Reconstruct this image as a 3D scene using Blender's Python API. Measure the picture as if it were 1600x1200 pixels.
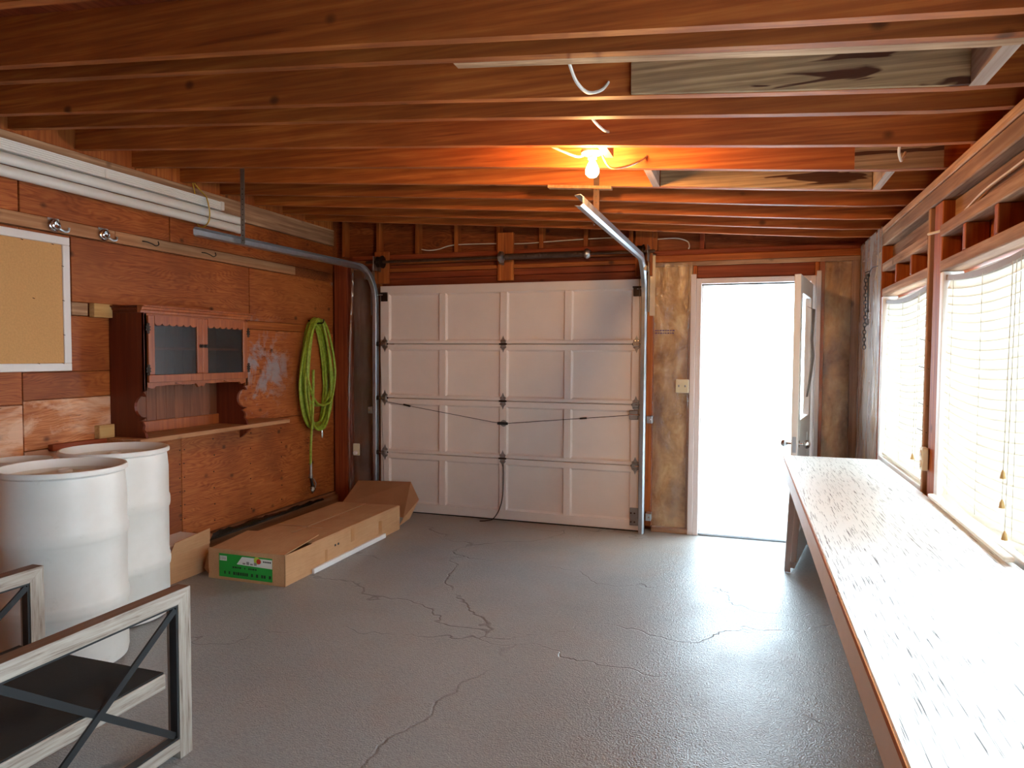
import bpy, bmesh, math, random
from mathutils import Vector, Matrix, noise

random.seed(7)
sc = bpy.context.scene
for o in list(bpy.data.objects):
    bpy.data.objects.remove(o)
C = sc.collection

# ------------------------------------------------------------------ camera
FPX = 1090.3
cam_d = bpy.data.cameras.new('camera')
cam = bpy.data.objects.new('camera', cam_d)
C.objects.link(cam)
cam_d.sensor_fit = 'HORIZONTAL'
cam_d.sensor_width = 36.0
cam_d.lens = FPX * 36.0 / 1600.0
cam_d.clip_start = 0.02
YAW, PITCH, ROLL = 0.3197, 0.0427, -0.0057
ca, sa, cb, sb, cc, scn = math.cos(YAW), math.sin(YAW), math.cos(PITCH), math.sin(PITCH), math.cos(ROLL), math.sin(ROLL)
Rz = Matrix(((ca, -sa, 0), (sa, ca, 0), (0, 0, 1)))
Rx = Matrix(((1, 0, 0), (0, cb, sb), (0, -sb, cb)))
Ry = Matrix(((cc, 0, scn), (0, 1, 0), (-scn, 0, cc)))
R = Rz @ Rx @ Ry
xa, ya, za = R.col[0], R.col[1], R.col[2]      # right, forward, up
M = Matrix(((xa[0], za[0], -ya[0], 0.0), (xa[1], za[1], -ya[1], 0.0), (xa[2], za[2], -ya[2], 1.5), (0, 0, 0, 1)))
cam.matrix_world = M
sc.camera = cam

# ------------------------------------------------------------------ world / exposure
w = bpy.data.worlds.new('overcast_sky')
sc.world = w
w.use_nodes = True
bg = w.node_tree.nodes['Background']
bg.inputs[0].default_value = (0.69, 0.88, 1.0, 1)
bg.inputs[1].default_value = 6.0
sc.view_settings.view_transform = 'Standard'
sc.view_settings.look = 'None'
sc.view_settings.exposure = 1.45
sc.view_settings.gamma = 1.0
sc.view_settings.use_curve_mapping = False
sc.cycles.max_bounces = 7
sc.cycles.diffuse_bounces = 5
sc.cycles.transparent_max_bounces = 12
sc.cycles.use_denoising = True
sc.cycles.use_light_tree = False
sc.cycles.sample_clamp_indirect = 8.0
sc.cycles.caustics_reflective = False
sc.cycles.caustics_refractive = False

# ------------------------------------------------------------------ main dimensions (metres)
WL, WR, WB, WF = -3.81, 0.84, 5.95, -1.9     # plywood face left, stud face right, stud face back, rear wall
JZ = [(-3.95, 2.718), (-1.2, 2.503), (0.1, 2.390), (0.62, 2.349), (1.0, 2.336)]   # underside of the joists
def jz(x):
    for (a, za_), (b, zb_) in zip(JZ, JZ[1:]):
        if x <= b:
            return za_ + (zb_ - za_) * (x - a) / (b - a)
    return JZ[-1][1]

# ------------------------------------------------------------------ materials
def srgb(r, g, b):
    f = lambda c: (c / 255 / 12.92) if c / 255 <= 0.04045 else ((c / 255 + 0.055) / 1.055) ** 2.4
    return (f(r), f(g), f(b), 1)

class NT:
    def __init__(s, name):
        s.m = bpy.data.materials.new(name); s.m.use_nodes = True
        s.t = s.m.node_tree; s.n = s.t.nodes; s.b = s.n['Principled BSDF']; s.out = s.n['Material Output']
        s.tc = s.n.new('ShaderNodeTexCoord')
        s.v = s.tc.outputs['Object']
    def link(s, a, b): s.t.links.new(a, b)
    def mapping(s, scale=(1, 1, 1), loc=(0, 0, 0), src=None):
        n = s.n.new('ShaderNodeMapping'); n.inputs['Scale'].default_value = scale; n.inputs['Location'].default_value = loc
        s.link(src or s.v, n.inputs['Vector']); return n.outputs[0]
    def shifted(s, amount=30.0):
        """object coordinates moved by a random amount for each object"""
        oi = s.n.new('ShaderNodeObjectInfo')
        m = s.n.new('ShaderNodeVectorMath'); m.operation = 'MULTIPLY_ADD'
        c = s.n.new('ShaderNodeCombineXYZ')
        for i in range(3): s.link(oi.outputs['Random'], c.inputs[i])
        s.link(c.outputs[0], m.inputs[0]); m.inputs[1].default_value = (amount, amount * 1.7, amount * 2.3)
        s.link(s.v, m.inputs[2]); s.v = m.outputs[0]; s.rand = oi.outputs['Random']
    def noise(s, scale, detail=4, rough=.5, dist=0, src=None):
        n = s.n.new('ShaderNodeTexNoise'); n.inputs['Scale'].default_value = scale; n.inputs['Detail'].default_value = detail
        n.inputs['Roughness'].default_value = rough; n.inputs['Distortion'].default_value = dist
        s.link(src or s.v, n.inputs['Vector']); return n.outputs['Fac']
    def voro(s, scale, src=None, feature='F1', rand=1.0):
        n = s.n.new('ShaderNodeTexVoronoi'); n.feature = feature; n.inputs['Scale'].default_value = scale
        n.inputs['Randomness'].default_value = rand
        s.link(src or s.v, n.inputs['Vector']); return n.outputs['Distance']
    def wave(s, scale, dist, detail=2, dscale=1, src=None, direction='X', kind='BANDS'):
        n = s.n.new('ShaderNodeTexWave'); n.wave_type = kind
        if kind == 'BANDS': n.bands_direction = direction
        n.inputs['Scale'].default_value = scale; n.inputs['Distortion'].default_value = dist
        n.inputs['Detail'].default_value = detail; n.inputs['Detail Scale'].default_value = dscale
        s.link(src or s.v, n.inputs['Vector']); return n.outputs['Fac']
    def ramp(s, fac, stops, interp='LINEAR'):
        n = s.n.new('ShaderNodeValToRGB'); cr = n.color_ramp; cr.interpolation = interp
        while len(cr.elements) > len(stops): cr.elements.remove(cr.elements[-1])
        while len(cr.elements) < len(stops): cr.elements.new(0.5)
        for e, (p, c) in zip(cr.elements, stops):
            e.position = p; e.color = c if len(c) == 4 else (*c, 1)
        s.link(fac, n.inputs[0]); return n.outputs[0]
    def grey(s, fac, a, b): return s.ramp(fac, [(a, (0, 0, 0, 1)), (b, (1, 1, 1, 1))])
    def mix(s, fac, a, b, mode='MIX'):
        n = s.n.new('ShaderNodeMixRGB'); n.blend_type = mode
        for sock, val in ((n.inputs[0], fac), (n.inputs[1], a), (n.inputs[2], b)):
            if hasattr(val, 'node'): s.link(val, sock)
            else: sock.default_value = val
        return n.outputs[0]
    def math(s, op, a, b=0.0):
        n = s.n.new('ShaderNodeMath'); n.operation = op
        for sock, val in ((n.inputs[0], a), (n.inputs[1], b)):
            if hasattr(val, 'node'): s.link(val, sock)
            else: sock.default_value = val
        return n.outputs[0]
    def bump(s, h, strength=.3, dist=.01):
        n = s.n.new('ShaderNodeBump'); n.inputs['Strength'].default_value = strength; n.inputs['Distance'].default_value = dist
        s.link(h, n.inputs['Height']); s.link(n.outputs[0], s.b.inputs['Normal'])
    def set(s, color=None, rough=None, metal=None, spec=None, **kw):
        for key, val in (('Base Color', color), ('Roughness', rough), ('Metallic', metal), ('Specular IOR Level', spec)):
            if val is None: continue
            if hasattr(val, 'node'): s.link(val, s.b.inputs[key])
            else: s.b.inputs[key].default_value = val
        return s.m

AX = {'X': 0, 'Y': 1, 'Z': 2}
def wood(name, light, mid, dark, axis='X', tone=.25, rough=.62, knots=.9, grain=1.0, spec=.35):
    t = NT(name); t.shifted()
    st = [15 * grain] * 3; st[AX[axis]] = .6 * grain
    v = t.mapping(tuple(st))
    fine = t.noise(3.0, 4, .62, .3, v)
    st2 = [5 * grain] * 3; st2[AX[axis]] = .25 * grain
    ring = t.wave(1.1, 7, 2.5, 1.1, t.mapping(tuple(st2)), direction={'X': 'Z', 'Y': 'Z', 'Z': 'X'}[axis])
    col = t.ramp(fine, [(.28, dark), (.5, mid), (.72, light)])
    col = t.mix(t.math('MULTIPLY', ring, .38), col, mid, 'MIX')
    col = t.mix(t.math('MULTIPLY', t.grey(ring, .55, .95), .32), col, dark, 'MIX')
    blot = t.noise(2.2, 2, .5)
    col = t.mix(t.math('MULTIPLY', t.grey(blot, .42, .72), .45), col, dark, 'MIX')
    if knots:
        sk = [5.2] * 3; sk[AX[axis]] = 4.2
        k = t.voro(.8, t.mapping(tuple(sk)))
        km = t.ramp(k, [(0.0, (1, 1, 1, 1)), (.055, (.75, .75, .75, 1)), (.11, (0, 0, 0, 1))])
        kd = tuple(c * .25 for c in dark[:3]) + (1,)
        col = t.mix(t.math('MULTIPLY', km, knots), col, kd)
    br = t.ramp(t.rand, [(0, (1 - tone,) * 3), (1, (1 + tone * .6,) * 3)])
    col = t.mix(1.0, col, br, 'MULTIPLY')
    t.bump(fine, .25, .004)
    return t.set(col, rough, spec=spec)

def plain(name, c, rough=.5, metal=0.0, spec=.5, var=.0, vs=20, bump=0):
    t = NT(name)
    col = c
    if var or bump:
        n = t.noise(vs, 5, .6)
        if var:
            lo = tuple(x * (1 - var) for x in c[:3]) + (1,); hi = tuple(min(1, x * (1 + var * .5)) for x in c[:3]) + (1,)
            col = t.ramp(n, [(.3, lo), (.7, hi)])
        if bump: t.bump(n, bump, .004)
    return t.set(col, rough, metal, spec)

O_L, O_M, O_D = srgb(208, 128, 62), srgb(182, 98, 42), srgb(128, 60, 25)
MAT = {}
for a in 'XYZ':
    MAT['wood' + a] = wood('orange_fir_along_' + a.lower(), O_L, O_M, O_D, a)
    MAT['rough' + a] = wood('aged_rough_fir_along_' + a.lower(), srgb(222, 186, 148), srgb(184, 142, 108), srgb(116, 80, 56), a, knots=.7, grain=.8, rough=.8)
    MAT['red' + a] = wood('dark_red_fir_along_' + a.lower(), srgb(176, 92, 52), srgb(148, 68, 36), srgb(104, 42, 22), a, knots=.7)
MAT['pale_wood'] = wood('pale_pine', srgb(226, 192, 136), srgb(212, 172, 112), srgb(186, 142, 86), 'Y', tone=.08, knots=0)
MAT['board_wood'] = wood('light_board', srgb(206, 158, 118), srgb(184, 132, 92), srgb(150, 98, 62), 'Y', tone=.12, knots=.5)
MAT['block_white'] = wood('whitewashed_block', srgb(216, 198, 186), srgb(190, 166, 150), srgb(150, 118, 100), 'Y', tone=.1, knots=.4)

def weathered():
    t = NT('grey_weathered_wood'); t.shifted()
    fine = t.noise(4, 4, .6, .2, t.mapping((.5, 16, 16)))
    ring = t.wave(2.6, 3.0, 2, 1.0, t.mapping((.22, 5, 5)), direction='Z')
    col = t.ramp(fine, [(.25, srgb(128, 98, 68)), (.5, srgb(172, 138, 100)), (.75, srgb(206, 172, 130))])
    col = t.mix(t.math('MULTIPLY', t.grey(ring, .35, .9), .45), col, srgb(124, 96, 68))
    bl = t.noise(2.4, 3, .6, .2, t.mapping((1, 2, 2)))
    col = t.mix(t.math('MULTIPLY', t.grey(bl, .48, .72), .55), col, srgb(106, 92, 78))
    st = t.noise(2.2, 3, .55, .9, t.mapping((.75, 3.0, 6.0)))
    sep = t.n.new('ShaderNodeSeparateXYZ'); t.link(t.tc.outputs['Object'], sep.inputs[0])     # water stain low down towards the wall end
    near = t.math('MAXIMUM', t.math('SUBTRACT', 1.0, t.math('ABSOLUTE', t.math('MULTIPLY', t.math('SUBTRACT', sep.outputs['X'], .36), 3.2))), 0.0)
    st = t.math('ADD', st, t.math('MULTIPLY', near, .13))
    col = t.mix(t.math('MULTIPLY', t.grey(st, .585, .61), .92), col, srgb(66, 24, 14))
    k = t.voro(.8, t.mapping((4.2, 5.2, 5.2)))
    km = t.ramp(k, [(0.0, (1, 1, 1, 1)), (.055, (.75, .75, .75, 1)), (.11, (0, 0, 0, 1))])
    col = t.mix(t.math('MULTIPLY', km, .8), col, srgb(58, 36, 24))
    t.bump(fine, .3, .004)
    return t.set(col, .75, spec=.25)
MAT['weathered'] = weathered()

def plywood(name, light, mid, dark, axis='Y', blot=.6, paint=False, worn=False):
    t = NT(name); t.shifted(17)
    i = AX[axis]
    sc_ = [2.6] * 3; sc_[i] = .62
    v = t.mapping(tuple(sc_))
    warp = t.noise(1.3, 3, .5, .0, v)
    add = t.n.new('ShaderNodeVectorMath'); add.operation = 'MULTIPLY_ADD'
    cmb = t.n.new('ShaderNodeCombineXYZ')
    for q in range(3): t.link(warp, cmb.inputs[q])
    add.inputs[1].default_value = (1.6, 1.6, 1.6)
    t.link(cmb.outputs[0], add.inputs[0]); t.link(v, add.inputs[2])
    rings = t.wave(7.5, 4.2, 2, 1.4, add.outputs[0], direction='Z' if axis != 'Z' else 'Y')
    sf = [30] * 3; sf[i] = 2.2
    fine = t.noise(2.5, 4, .6, .2, t.mapping(tuple(sf)))
    col = t.ramp(rings, [(.0, dark), (.4, mid), (1.0, light)])
    col = t.mix(.66, col, t.ramp(fine, [(.3, dark), (.5, mid), (.75, light)]))
    b = t.noise(1.9, 4, .55)
    col = t.mix(t.math('MULTIPLY', t.grey(b, .44, .70), blot), col, tuple(c * .72 for c in dark[:3]) + (1,))
    b2 = t.noise(.9, 2, .5)
    col = t.mix(t.math('MULTIPLY', t.grey(b2, .5, .72), .35), col, light)
    sk = [5.5] * 3; sk[i] = 4.4
    k = t.voro(1.25, t.mapping(tuple(sk)), rand=.9)
    km = t.ramp(k, [(0.0, (1, 1, 1, 1)), (.05, (.9, .9, .9, 1)), (.16, (0, 0, 0, 1))])
    col = t.mix(t.math('MULTIPLY', km, .85), col, srgb(48, 20, 10))
    if worn:
        wn = t.noise(3.0, 6, .65, .5, t.mapping((1, .7, 1.6)))
        col = t.mix(t.math('MULTIPLY', t.grey(wn, .46, .60), .75), col, srgb(226, 186, 158))
        wd = t.noise(9.0, 4, .6, .3, t.mapping((1, .5, 2.2)))
        col = t.mix(t.math('MULTIPLY', t.grey(wd, .64, .70), .8), col, srgb(40, 20, 14))
    if paint:
        pn = t.noise(3.4, 6, .68, .4)
        sep = t.n.new('ShaderNodeSeparateXYZ'); t.link(t.tc.outputs['Object'], sep.inputs[0])
        band = t.math('SUBTRACT', 1.0, t.math('MULTIPLY', t.math('ABSOLUTE', t.math('SUBTRACT', sep.outputs['Y'], 4.78)), 1.6))
        zb = t.math('SUBTRACT', 1.0, t.math('MULTIPLY', t.math('ABSOLUTE', t.math('SUBTRACT', sep.outputs['Z'], 1.38)), 1.8))
        msk = t.math('MULTIPLY', t.grey(pn, .50, .60), t.grey(t.math('MULTIPLY', band, zb), .10, .5))
        col = t.mix(t.math('MULTIPLY', msk, .72), col, srgb(150, 152, 158))
    br = t.ramp(t.rand, [(0, (.86,) * 3), (1, (1.1,) * 3)])
    col = t.mix(1.0, col, br, 'MULTIPLY')
    t.bump(fine, .15, .003)
    return t.set(col, .55, spec=.35)
P_L, P_M, P_D = srgb(192, 116, 60), srgb(168, 88, 40), srgb(126, 56, 24)
MAT['ply'] = plywood('fir_plywood', P_L, P_M, P_D)
MAT['ply_paint'] = plywood('fir_plywood_with_grey_paint', P_L, P_M, P_D, paint=True)
MAT['ply_worn'] = plywood('worn_pale_plywood', srgb(220, 150, 96), srgb(196, 118, 66), srgb(150, 76, 38), worn=True)
MAT['ply_x'] = plywood('sheathing_plywood', srgb(184, 106, 58), srgb(150, 76, 36), srgb(104, 46, 20), axis='X')

def concrete():
    t = NT('grey_painted_concrete')
    n1 = t.noise(.8, 5, .6); n2 = t.noise(55, 3, .7); n3 = t.noise(3.2, 5, .6, .6)
    col = t.ramp(n1, [(.3, srgb(133, 137, 139)), (.7, srgb(153, 156, 157))])
    col = t.mix(t.math('MULTIPLY', t.grey(n3, .5, .72), .30), col, srgb(150, 128, 114))
    col = t.mix(.22, col, t.ramp(n2, [(.3, srgb(90, 88, 86)), (.7, srgb(196, 192, 188))]), 'MIX')
    # dusty tan band in front of the overhead door
    sep = t.n.new('ShaderNodeSeparateXYZ'); t.link(t.v, sep.inputs[0])
    yy = t.math('ADD', sep.outputs['Y'], t.math('MULTIPLY', t.math('SUBTRACT', n3, .5), 1.1))
    dust = t.math('MULTIPLY', t.grey(yy, 4.75, 5.6), t.grey(n1, .35, .6))
    dm = t.n.new('ShaderNodeMapRange'); dm.inputs[1].default_value = 4.6; dm.inputs[2].default_value = 5.7; t.link(yy, dm.inputs[0])
    xm = t.n.new('ShaderNodeMapRange'); xm.inputs[1].default_value = 0.0; xm.inputs[2].default_value = -0.9; t.link(sep.outputs['X'], xm.inputs[0])
    col = t.mix(t.math('MULTIPLY', t.math('MULTIPLY', dm.outputs[0], xm.outputs[0]), .5), col, srgb(176, 150, 122))
    # hairline cracks
    ws = t.noise(1.5, 4, .5)
    wv = t.n.new('ShaderNodeVectorMath'); wv.operation = 'MULTIPLY_ADD'
    cm = t.n.new('ShaderNodeCombineXYZ')
    t.link(ws, cm.inputs[0]); t.link(t.noise(1.8, 4, .5, .1), cm.inputs[1])
    t.link(cm.outputs[0], wv.inputs[0]); wv.inputs[1].default_value = (.8, .8, 0); t.link(t.v, wv.inputs[2])
    e = t.voro(.62, t.mapping((.55, 1.25, .01), (.35, .1, 0), wv.outputs[0]), 'DISTANCE_TO_EDGE')
    ck = t.ramp(e, [(0.0, (1, 1, 1, 1)), (.0012, (.6, .6, .6, 1)), (.0028, (0, 0, 0, 1))])
    cmask = t.grey(t.noise(1.7, 3, .5), .40, .56)
    crack = t.math('MULTIPLY', ck, cmask)
    col = t.mix(t.math('MULTIPLY', crack, .55), col, srgb(70, 62, 58))
    sp = t.voro(7.0, t.mapping((1, 1, .01)))
    col = t.mix(t.math('MULTIPLY', t.ramp(sp, [(0, (1, 1, 1, 1)), (.03, (0, 0, 0, 1))]), .7), col, srgb(70, 62, 56))
    h = t.math('SUBTRACT', t.math('ADD', t.math('MULTIPLY', n2, .5), t.math('MULTIPLY', t.noise(130, 2, .6), .9)), crack)
    t.bump(h, .6, .008)
    r = t.ramp(t.noise(2.2, 5, .6), [(.3, (.28,) * 3), (.7, (.44,) * 3)])
    return t.set(col, r, spec=.5)
MAT['concrete'] = concrete()
MAT['outdoor'] = plain('pale_outdoor_paving', srgb(215, 216, 218), .8, var=.08)

def painted(name, c, chip=None, axis='Y', rough=.45, amount=.58, dirt=.12, cracks=False):
    t = NT(name)
    n = t.noise(3.0, 5, .6)
    lo = tuple(x * (1 - dirt) for x in c[:3]) + (1,)
    col = t.ramp(n, [(.3, lo), (.7, c)])
    st = [34] * 3; st[AX[axis]] = 2.4
    g = t.noise(2.2, 5, .6, .2, t.mapping(tuple(st)))
    if cracks:
        st = [260] * 3; st[AX[axis]] = 5.5
        ck = t.noise(1.5, 2, .5, .15, t.mapping(tuple(st)))
        msk = t.math('MULTIPLY', t.grey(ck, .61, .65), t.grey(t.noise(2.2, 2, .5), .22, .46))
        col = t.mix(t.math('MULTIPLY', msk, .95), col, srgb(58, 46, 38))
    if chip:
        cn = t.noise(9, 6, .7, .3, t.mapping((1, 1, 1)))
        col = t.mix(t.grey(cn, amount + .06, amount + .09), col, chip)
    t.bump(g, .2, .003)
    return t.set(col, rough)
MAT['door_paint'] = painted('warm_white_door_paint', srgb(236, 222, 212), None, 'X', .5, dirt=.07)
MAT['white_paint'] = painted('white_paint', srgb(240, 238, 235), None, 'Z', .45, dirt=.06)
MAT['trim_paint'] = painted('pinkish_white_trim_paint', srgb(232, 218, 212), None, 'Z', .5, dirt=.08)
MAT['bench_paint'] = painted('white_bench_paint', srgb(236, 235, 231), None, 'Y', .42, dirt=.05, cracks=True)
MAT['apron_paint'] = painted('chipped_apron_paint', srgb(244, 234, 228), srgb(140, 96, 74), 'Y', .55, .62)
MAT['leg_paint'] = painted('taupe_leg_paint', srgb(206, 190, 182), None, 'Z', .6)
MAT['edge_wood'] = plain('raw_orange_edge', srgb(190, 116, 58), .7, var=.2)
MAT['frame_white'] = painted('chalky_white_frame', srgb(236, 230, 226), srgb(200, 180, 165), 'Z', .6, .66)
MAT['cork'] = plain('tan_fibreboard', srgb(206, 156, 100), .9, var=.10, vs=90, bump=.2)

def metal(name, c, rough=.35, var=.15):
    t = NT(name)
    n = t.noise(25, 5, .6)
    lo = tuple(x * (1 - var) for x in c[:3]) + (1,)
    t.set(t.ramp(n, [(.3, lo), (.7, c)]), t.ramp(n, [(.3, (rough * .8,) * 3), (.7, (rough * 1.3,) * 3)]), 1.0)
    return t.m
MAT['galv'] = metal('galvanised_steel', srgb(196, 202, 208), .38)
MAT['dull_steel'] = metal('dull_grey_steel', srgb(158, 154, 150), .45)
MAT['dark_steel'] = metal('dark_steel', srgb(74, 64, 58), .5, .3)
MAT['chrome'] = metal('chrome', srgb(225, 225, 225), .14, .05)
MAT['black_metal'] = plain('black_painted_metal', srgb(44, 46, 48), .45, spec=.4)
MAT['black_plastic'] = plain('black_plastic', srgb(18, 18, 19), .35)
MAT['seat_black'] = plain('black_seat_panel', srgb(20, 21, 22), .75, var=.2, vs=60, bump=.1)
MAT['rust'] = plain('brown_oxidised_steel', srgb(88, 66, 56), .6, .6, var=.3)

def poly_white():
    t = NT('milky_white_polyethylene')
    n = t.noise(2.4, 5, .6)
    col = t.ramp(n, [(.3, srgb(220, 216, 208)), (.7, srgb(236, 233, 228))])
    g = t.noise(12, 5, .7)
    col = t.mix(t.math('MULTIPLY', t.grey(g, .62, .8), .25), col, srgb(150, 136, 118))
    t.set(col, .42, spec=.4)
    t.b.inputs['Subsurface Weight'].default_value = .0
    return t.m
MAT['poly'] = poly_white()
MAT['poly_dirty'] = plain('dusty_tan_drum_lid', srgb(214, 202, 186), .6, var=.12, vs=8)
MAT['pvc'] = plain('white_pvc', srgb(226, 224, 218), .35, var=.04, vs=6)
MAT['rope'] = plain('yellow_twine', srgb(196, 160, 52), .8)

def hose_mat():
    t = NT('lime_green_hose')
    n = t.noise(40, 3, .5)
    col = t.ramp(n, [(.35, srgb(134, 156, 44)), (.65, srgb(164, 186, 66))])
    return t.set(col, .4)
MAT['hose'] = hose_mat()

def cardboard():
    t = NT('brown_corrugated_cardboard')
    n = t.noise(4, 5, .6); f = t.noise(3, 4, .6, 0, t.mapping((40, 2, 40)))
    col = t.ramp(n, [(.3, srgb(186, 138, 98)), (.7, srgb(204, 158, 116))])
    col = t.mix(.2, col, t.ramp(f, [(.3, srgb(160, 112, 76)), (.7, srgb(214, 170, 130))]))
    t.bump(f, .1, .002)
    return t.set(col, .85, spec=.15)
MAT['card'] = cardboard()
MAT['card_dark'] = plain('inner_cardboard', srgb(158, 108, 72), .9, var=.1, vs=6)
MAT['tape'] = plain('tan_packing_tape', srgb(180, 126, 76), .3)
MAT['green_label'] = plain('green_label_print', srgb(34, 160, 60), .5, var=.06)
MAT['white_label'] = plain('white_label_print', srgb(232, 232, 226), .5)
MAT['red_label'] = plain('red_label_print', srgb(214, 50, 36), .5)
MAT['yellow_label'] = plain('yellow_green_label_print', srgb(190, 206, 60), .5)
MAT['ink'] = plain('dark_ink', srgb(26, 58, 34), .6)
MAT['ink_black'] = plain('black_ink', srgb(34, 32, 32), .6)
MAT['ink_purple'] = plain('purple_ink', srgb(96, 70, 110), .6)

def hutch_mat():
    return wood('cherry_brown_cabinet_wood', srgb(182, 102, 48), srgb(162, 84, 36), srgb(128, 60, 24), 'Z', tone=.04, rough=.38, knots=0, spec=.5)
MAT['hutch'] = hutch_mat()
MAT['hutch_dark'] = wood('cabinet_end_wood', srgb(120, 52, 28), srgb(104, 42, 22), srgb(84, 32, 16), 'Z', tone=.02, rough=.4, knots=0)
MAT['hutch_back'] = wood('cabinet_back_board', srgb(150, 94, 64), srgb(128, 76, 50), srgb(104, 58, 38), 'Z', tone=.14, rough=.5, knots=.25)

def chair_wood():
    t = NT('distressed_greywash_wood'); t.shifted(9)
    v = t.mapping((26, 1.6, 26))
    n = t.noise(3, 6, .65, .3, v)
    col = t.ramp(n, [(.28, srgb(104, 84, 72)), (.46, srgb(164, 152, 140)), (.72, srgb(192, 184, 174))])
    t.bump(n, .25, .003)
    return t.set(col, .6, spec=.3)
MAT['chair_wood'] = chair_wood()
def chair_wood_z():
    t = NT('distressed_greywash_wood_upright'); t.shifted(9)
    v = t.mapping((26, 26, 1.6))
    n = t.noise(3, 6, .65, .3, v)
    col = t.ramp(n, [(.28, srgb(104, 84, 72)), (.46, srgb(164, 152, 140)), (.72, srgb(192, 184, 174))])
    t.bump(n, .25, .003)
    return t.set(col, .6, spec=.3)
MAT['chair_wood_z'] = chair_wood_z()
MAT['chair_brown'] = wood('brown_stained_rail', srgb(138, 104, 82), srgb(116, 84, 64), srgb(86, 60, 44), 'Y', tone=.05, knots=0, rough=.5)

def glass(name, tint=(1, 1, 1, 1), gloss=.12, alpha=.12):
    t = NT(name)
    tr = t.n.new('ShaderNodeBsdfTransparent'); tr.inputs[0].default_value = tint
    gl = t.n.new('ShaderNodeBsdfGlossy'); gl.inputs['Roughness'].default_value = gloss
    mx = t.n.new('ShaderNodeMixShader'); mx.inputs[0].default_value = alpha
    t.link(tr.outputs[0], mx.inputs[1]); t.link(gl.outputs[0], mx.inputs[2]); t.link(mx.outputs[0], t.out.inputs[0])
    return t.m
MAT['glass'] = glass('clear_window_glass', (1, 1, 1, 1), .02, .06)
MAT['cab_glass'] = glass('dusty_cabinet_glass', (.62, .58, .54, 1), .3, .045)

def vapour_barrier(name='clear_polythene_sheet', lo=.08, hi=.26):
    t = NT(name)
    n = t.noise(7, 5, .6, .5, t.mapping((1.4, 1.4, .45)))
    bmp = t.n.new('ShaderNodeBump'); bmp.inputs['Strength'].default_value = .7; bmp.inputs['Distance'].default_value = .03
    t.link(n, bmp.inputs['Height'])
    tr = t.n.new('ShaderNodeBsdfTransparent'); tr.inputs[0].default_value = (.93, .90, .88, 1)
    gl = t.n.new('ShaderNodeBsdfGlossy'); gl.inputs['Roughness'].default_value = .2
    df = t.n.new('ShaderNodeBsdfDiffuse'); df.inputs[0].default_value = (.72, .66, .62, 1)
    t.link(bmp.outputs[0], gl.inputs['Normal']); t.link(bmp.outputs[0], df.inputs['Normal'])
    m1 = t.n.new('ShaderNodeMixShader'); m1.inputs[0].default_value = .35
    t.link(df.outputs[0], m1.inputs[1]); t.link(gl.outputs[0], m1.inputs[2])
    m2 = t.n.new('ShaderNodeMixShader')
    fac = t.ramp(n, [(.35, (lo,) * 3), (.7, (hi,) * 3)])
    t.link(fac, m2.inputs[0]); t.link(tr.outputs[0], m2.inputs[1]); t.link(m1.outputs[0], m2.inputs[2]); t.link(m2.outputs[0], t.out.inputs[0])
    return t.m
MAT['poly_sheet'] = vapour_barrier()
MAT['poly_hazy'] = vapour_barrier('hazy_polythene_sheet', .38, .62)

def batt():
    t = NT('tan_fibreglass_batt')
    n = t.noise(4.2, 5, .62, .5, t.mapping((1, 1, .6)))
    f = t.noise(38, 4, .7)
    col = t.ramp(n, [(.34, srgb(132, 92, 62)), (.5, srgb(206, 164, 108)), (.64, srgb(240, 210, 158))])
    col = t.mix(.2, col, t.ramp(f, [(.3, srgb(110, 78, 56)), (.7, srgb(226, 200, 158))]))
    t.bump(t.math('ADD', t.math('MULTIPLY', n, .8), t.math('MULTIPLY', f, .2)), .6, .02)
    return t.set(col, .95, spec=.1)
MAT['batt'] = batt()
MAT['batt_dark'] = plain('brown_paper_batt', srgb(112, 72, 48), .9, var=.35, vs=4)

def blind_mat():
    t = NT('translucent_vinyl_slat')
    df = t.n.new('ShaderNodeBsdfDiffuse'); df.inputs[0].default_value = srgb(226, 220, 208)
    tl = t.n.new('ShaderNodeBsdfTranslucent'); tl.inputs[0].default_value = srgb(229, 225, 216)
    mx = t.n.new('ShaderNodeMixShader'); mx.inputs[0].default_value = .5
    t.link(df.outputs[0], mx.inputs[1]); t.link(tl.outputs[0], mx.inputs[2]); t.link(mx.outputs[0], t.out.inputs[0])
    return t.m
MAT['slat'] = blind_mat()
MAT['rail'] = plain('taupe_head_rail', srgb(148, 132, 122), .5)
MAT['rail_cream'] = plain('cream_bottom_rail', srgb(232, 222, 200), .4)
MAT['cord'] = plain('pale_cord', srgb(206, 198, 180), .7)
MAT['tassel'] = plain('wood_tassel', srgb(206, 170, 112), .5)
MAT['cable_white'] = plain('white_cable_jacket', srgb(224, 214, 200), .5)
MAT['ivory'] = plain('ivory_plastic', srgb(226, 212, 176), .4)
MAT['porcelain'] = plain('white_porcelain', srgb(240, 236, 228), .25)
MAT['plate_wood'] = wood('sill_board', srgb(178, 128, 92), srgb(152, 102, 70), srgb(112, 70, 46), 'Y', tone=.1, knots=.3)
MAT['bag'] = plain('crumpled_black_plastic', srgb(26, 26, 28), .22, spec=.6, var=.3, vs=30, bump=.8)
MAT['torn_grey'] = plain('grey_torn_veneer', srgb(150, 142, 138), .8, var=.2, vs=12)

def bulb_mat():
    t = NT('lit_bulb_glass')
    e = t.n.new('ShaderNodeEmission'); e.inputs[0].default_value = (1.0, .52, .18, 1); e.inputs[1].default_value = 420.0
    t.link(e.outputs[0], t.out.inputs[0]); return t.m
MAT['bulb'] = bulb_mat()

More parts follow.
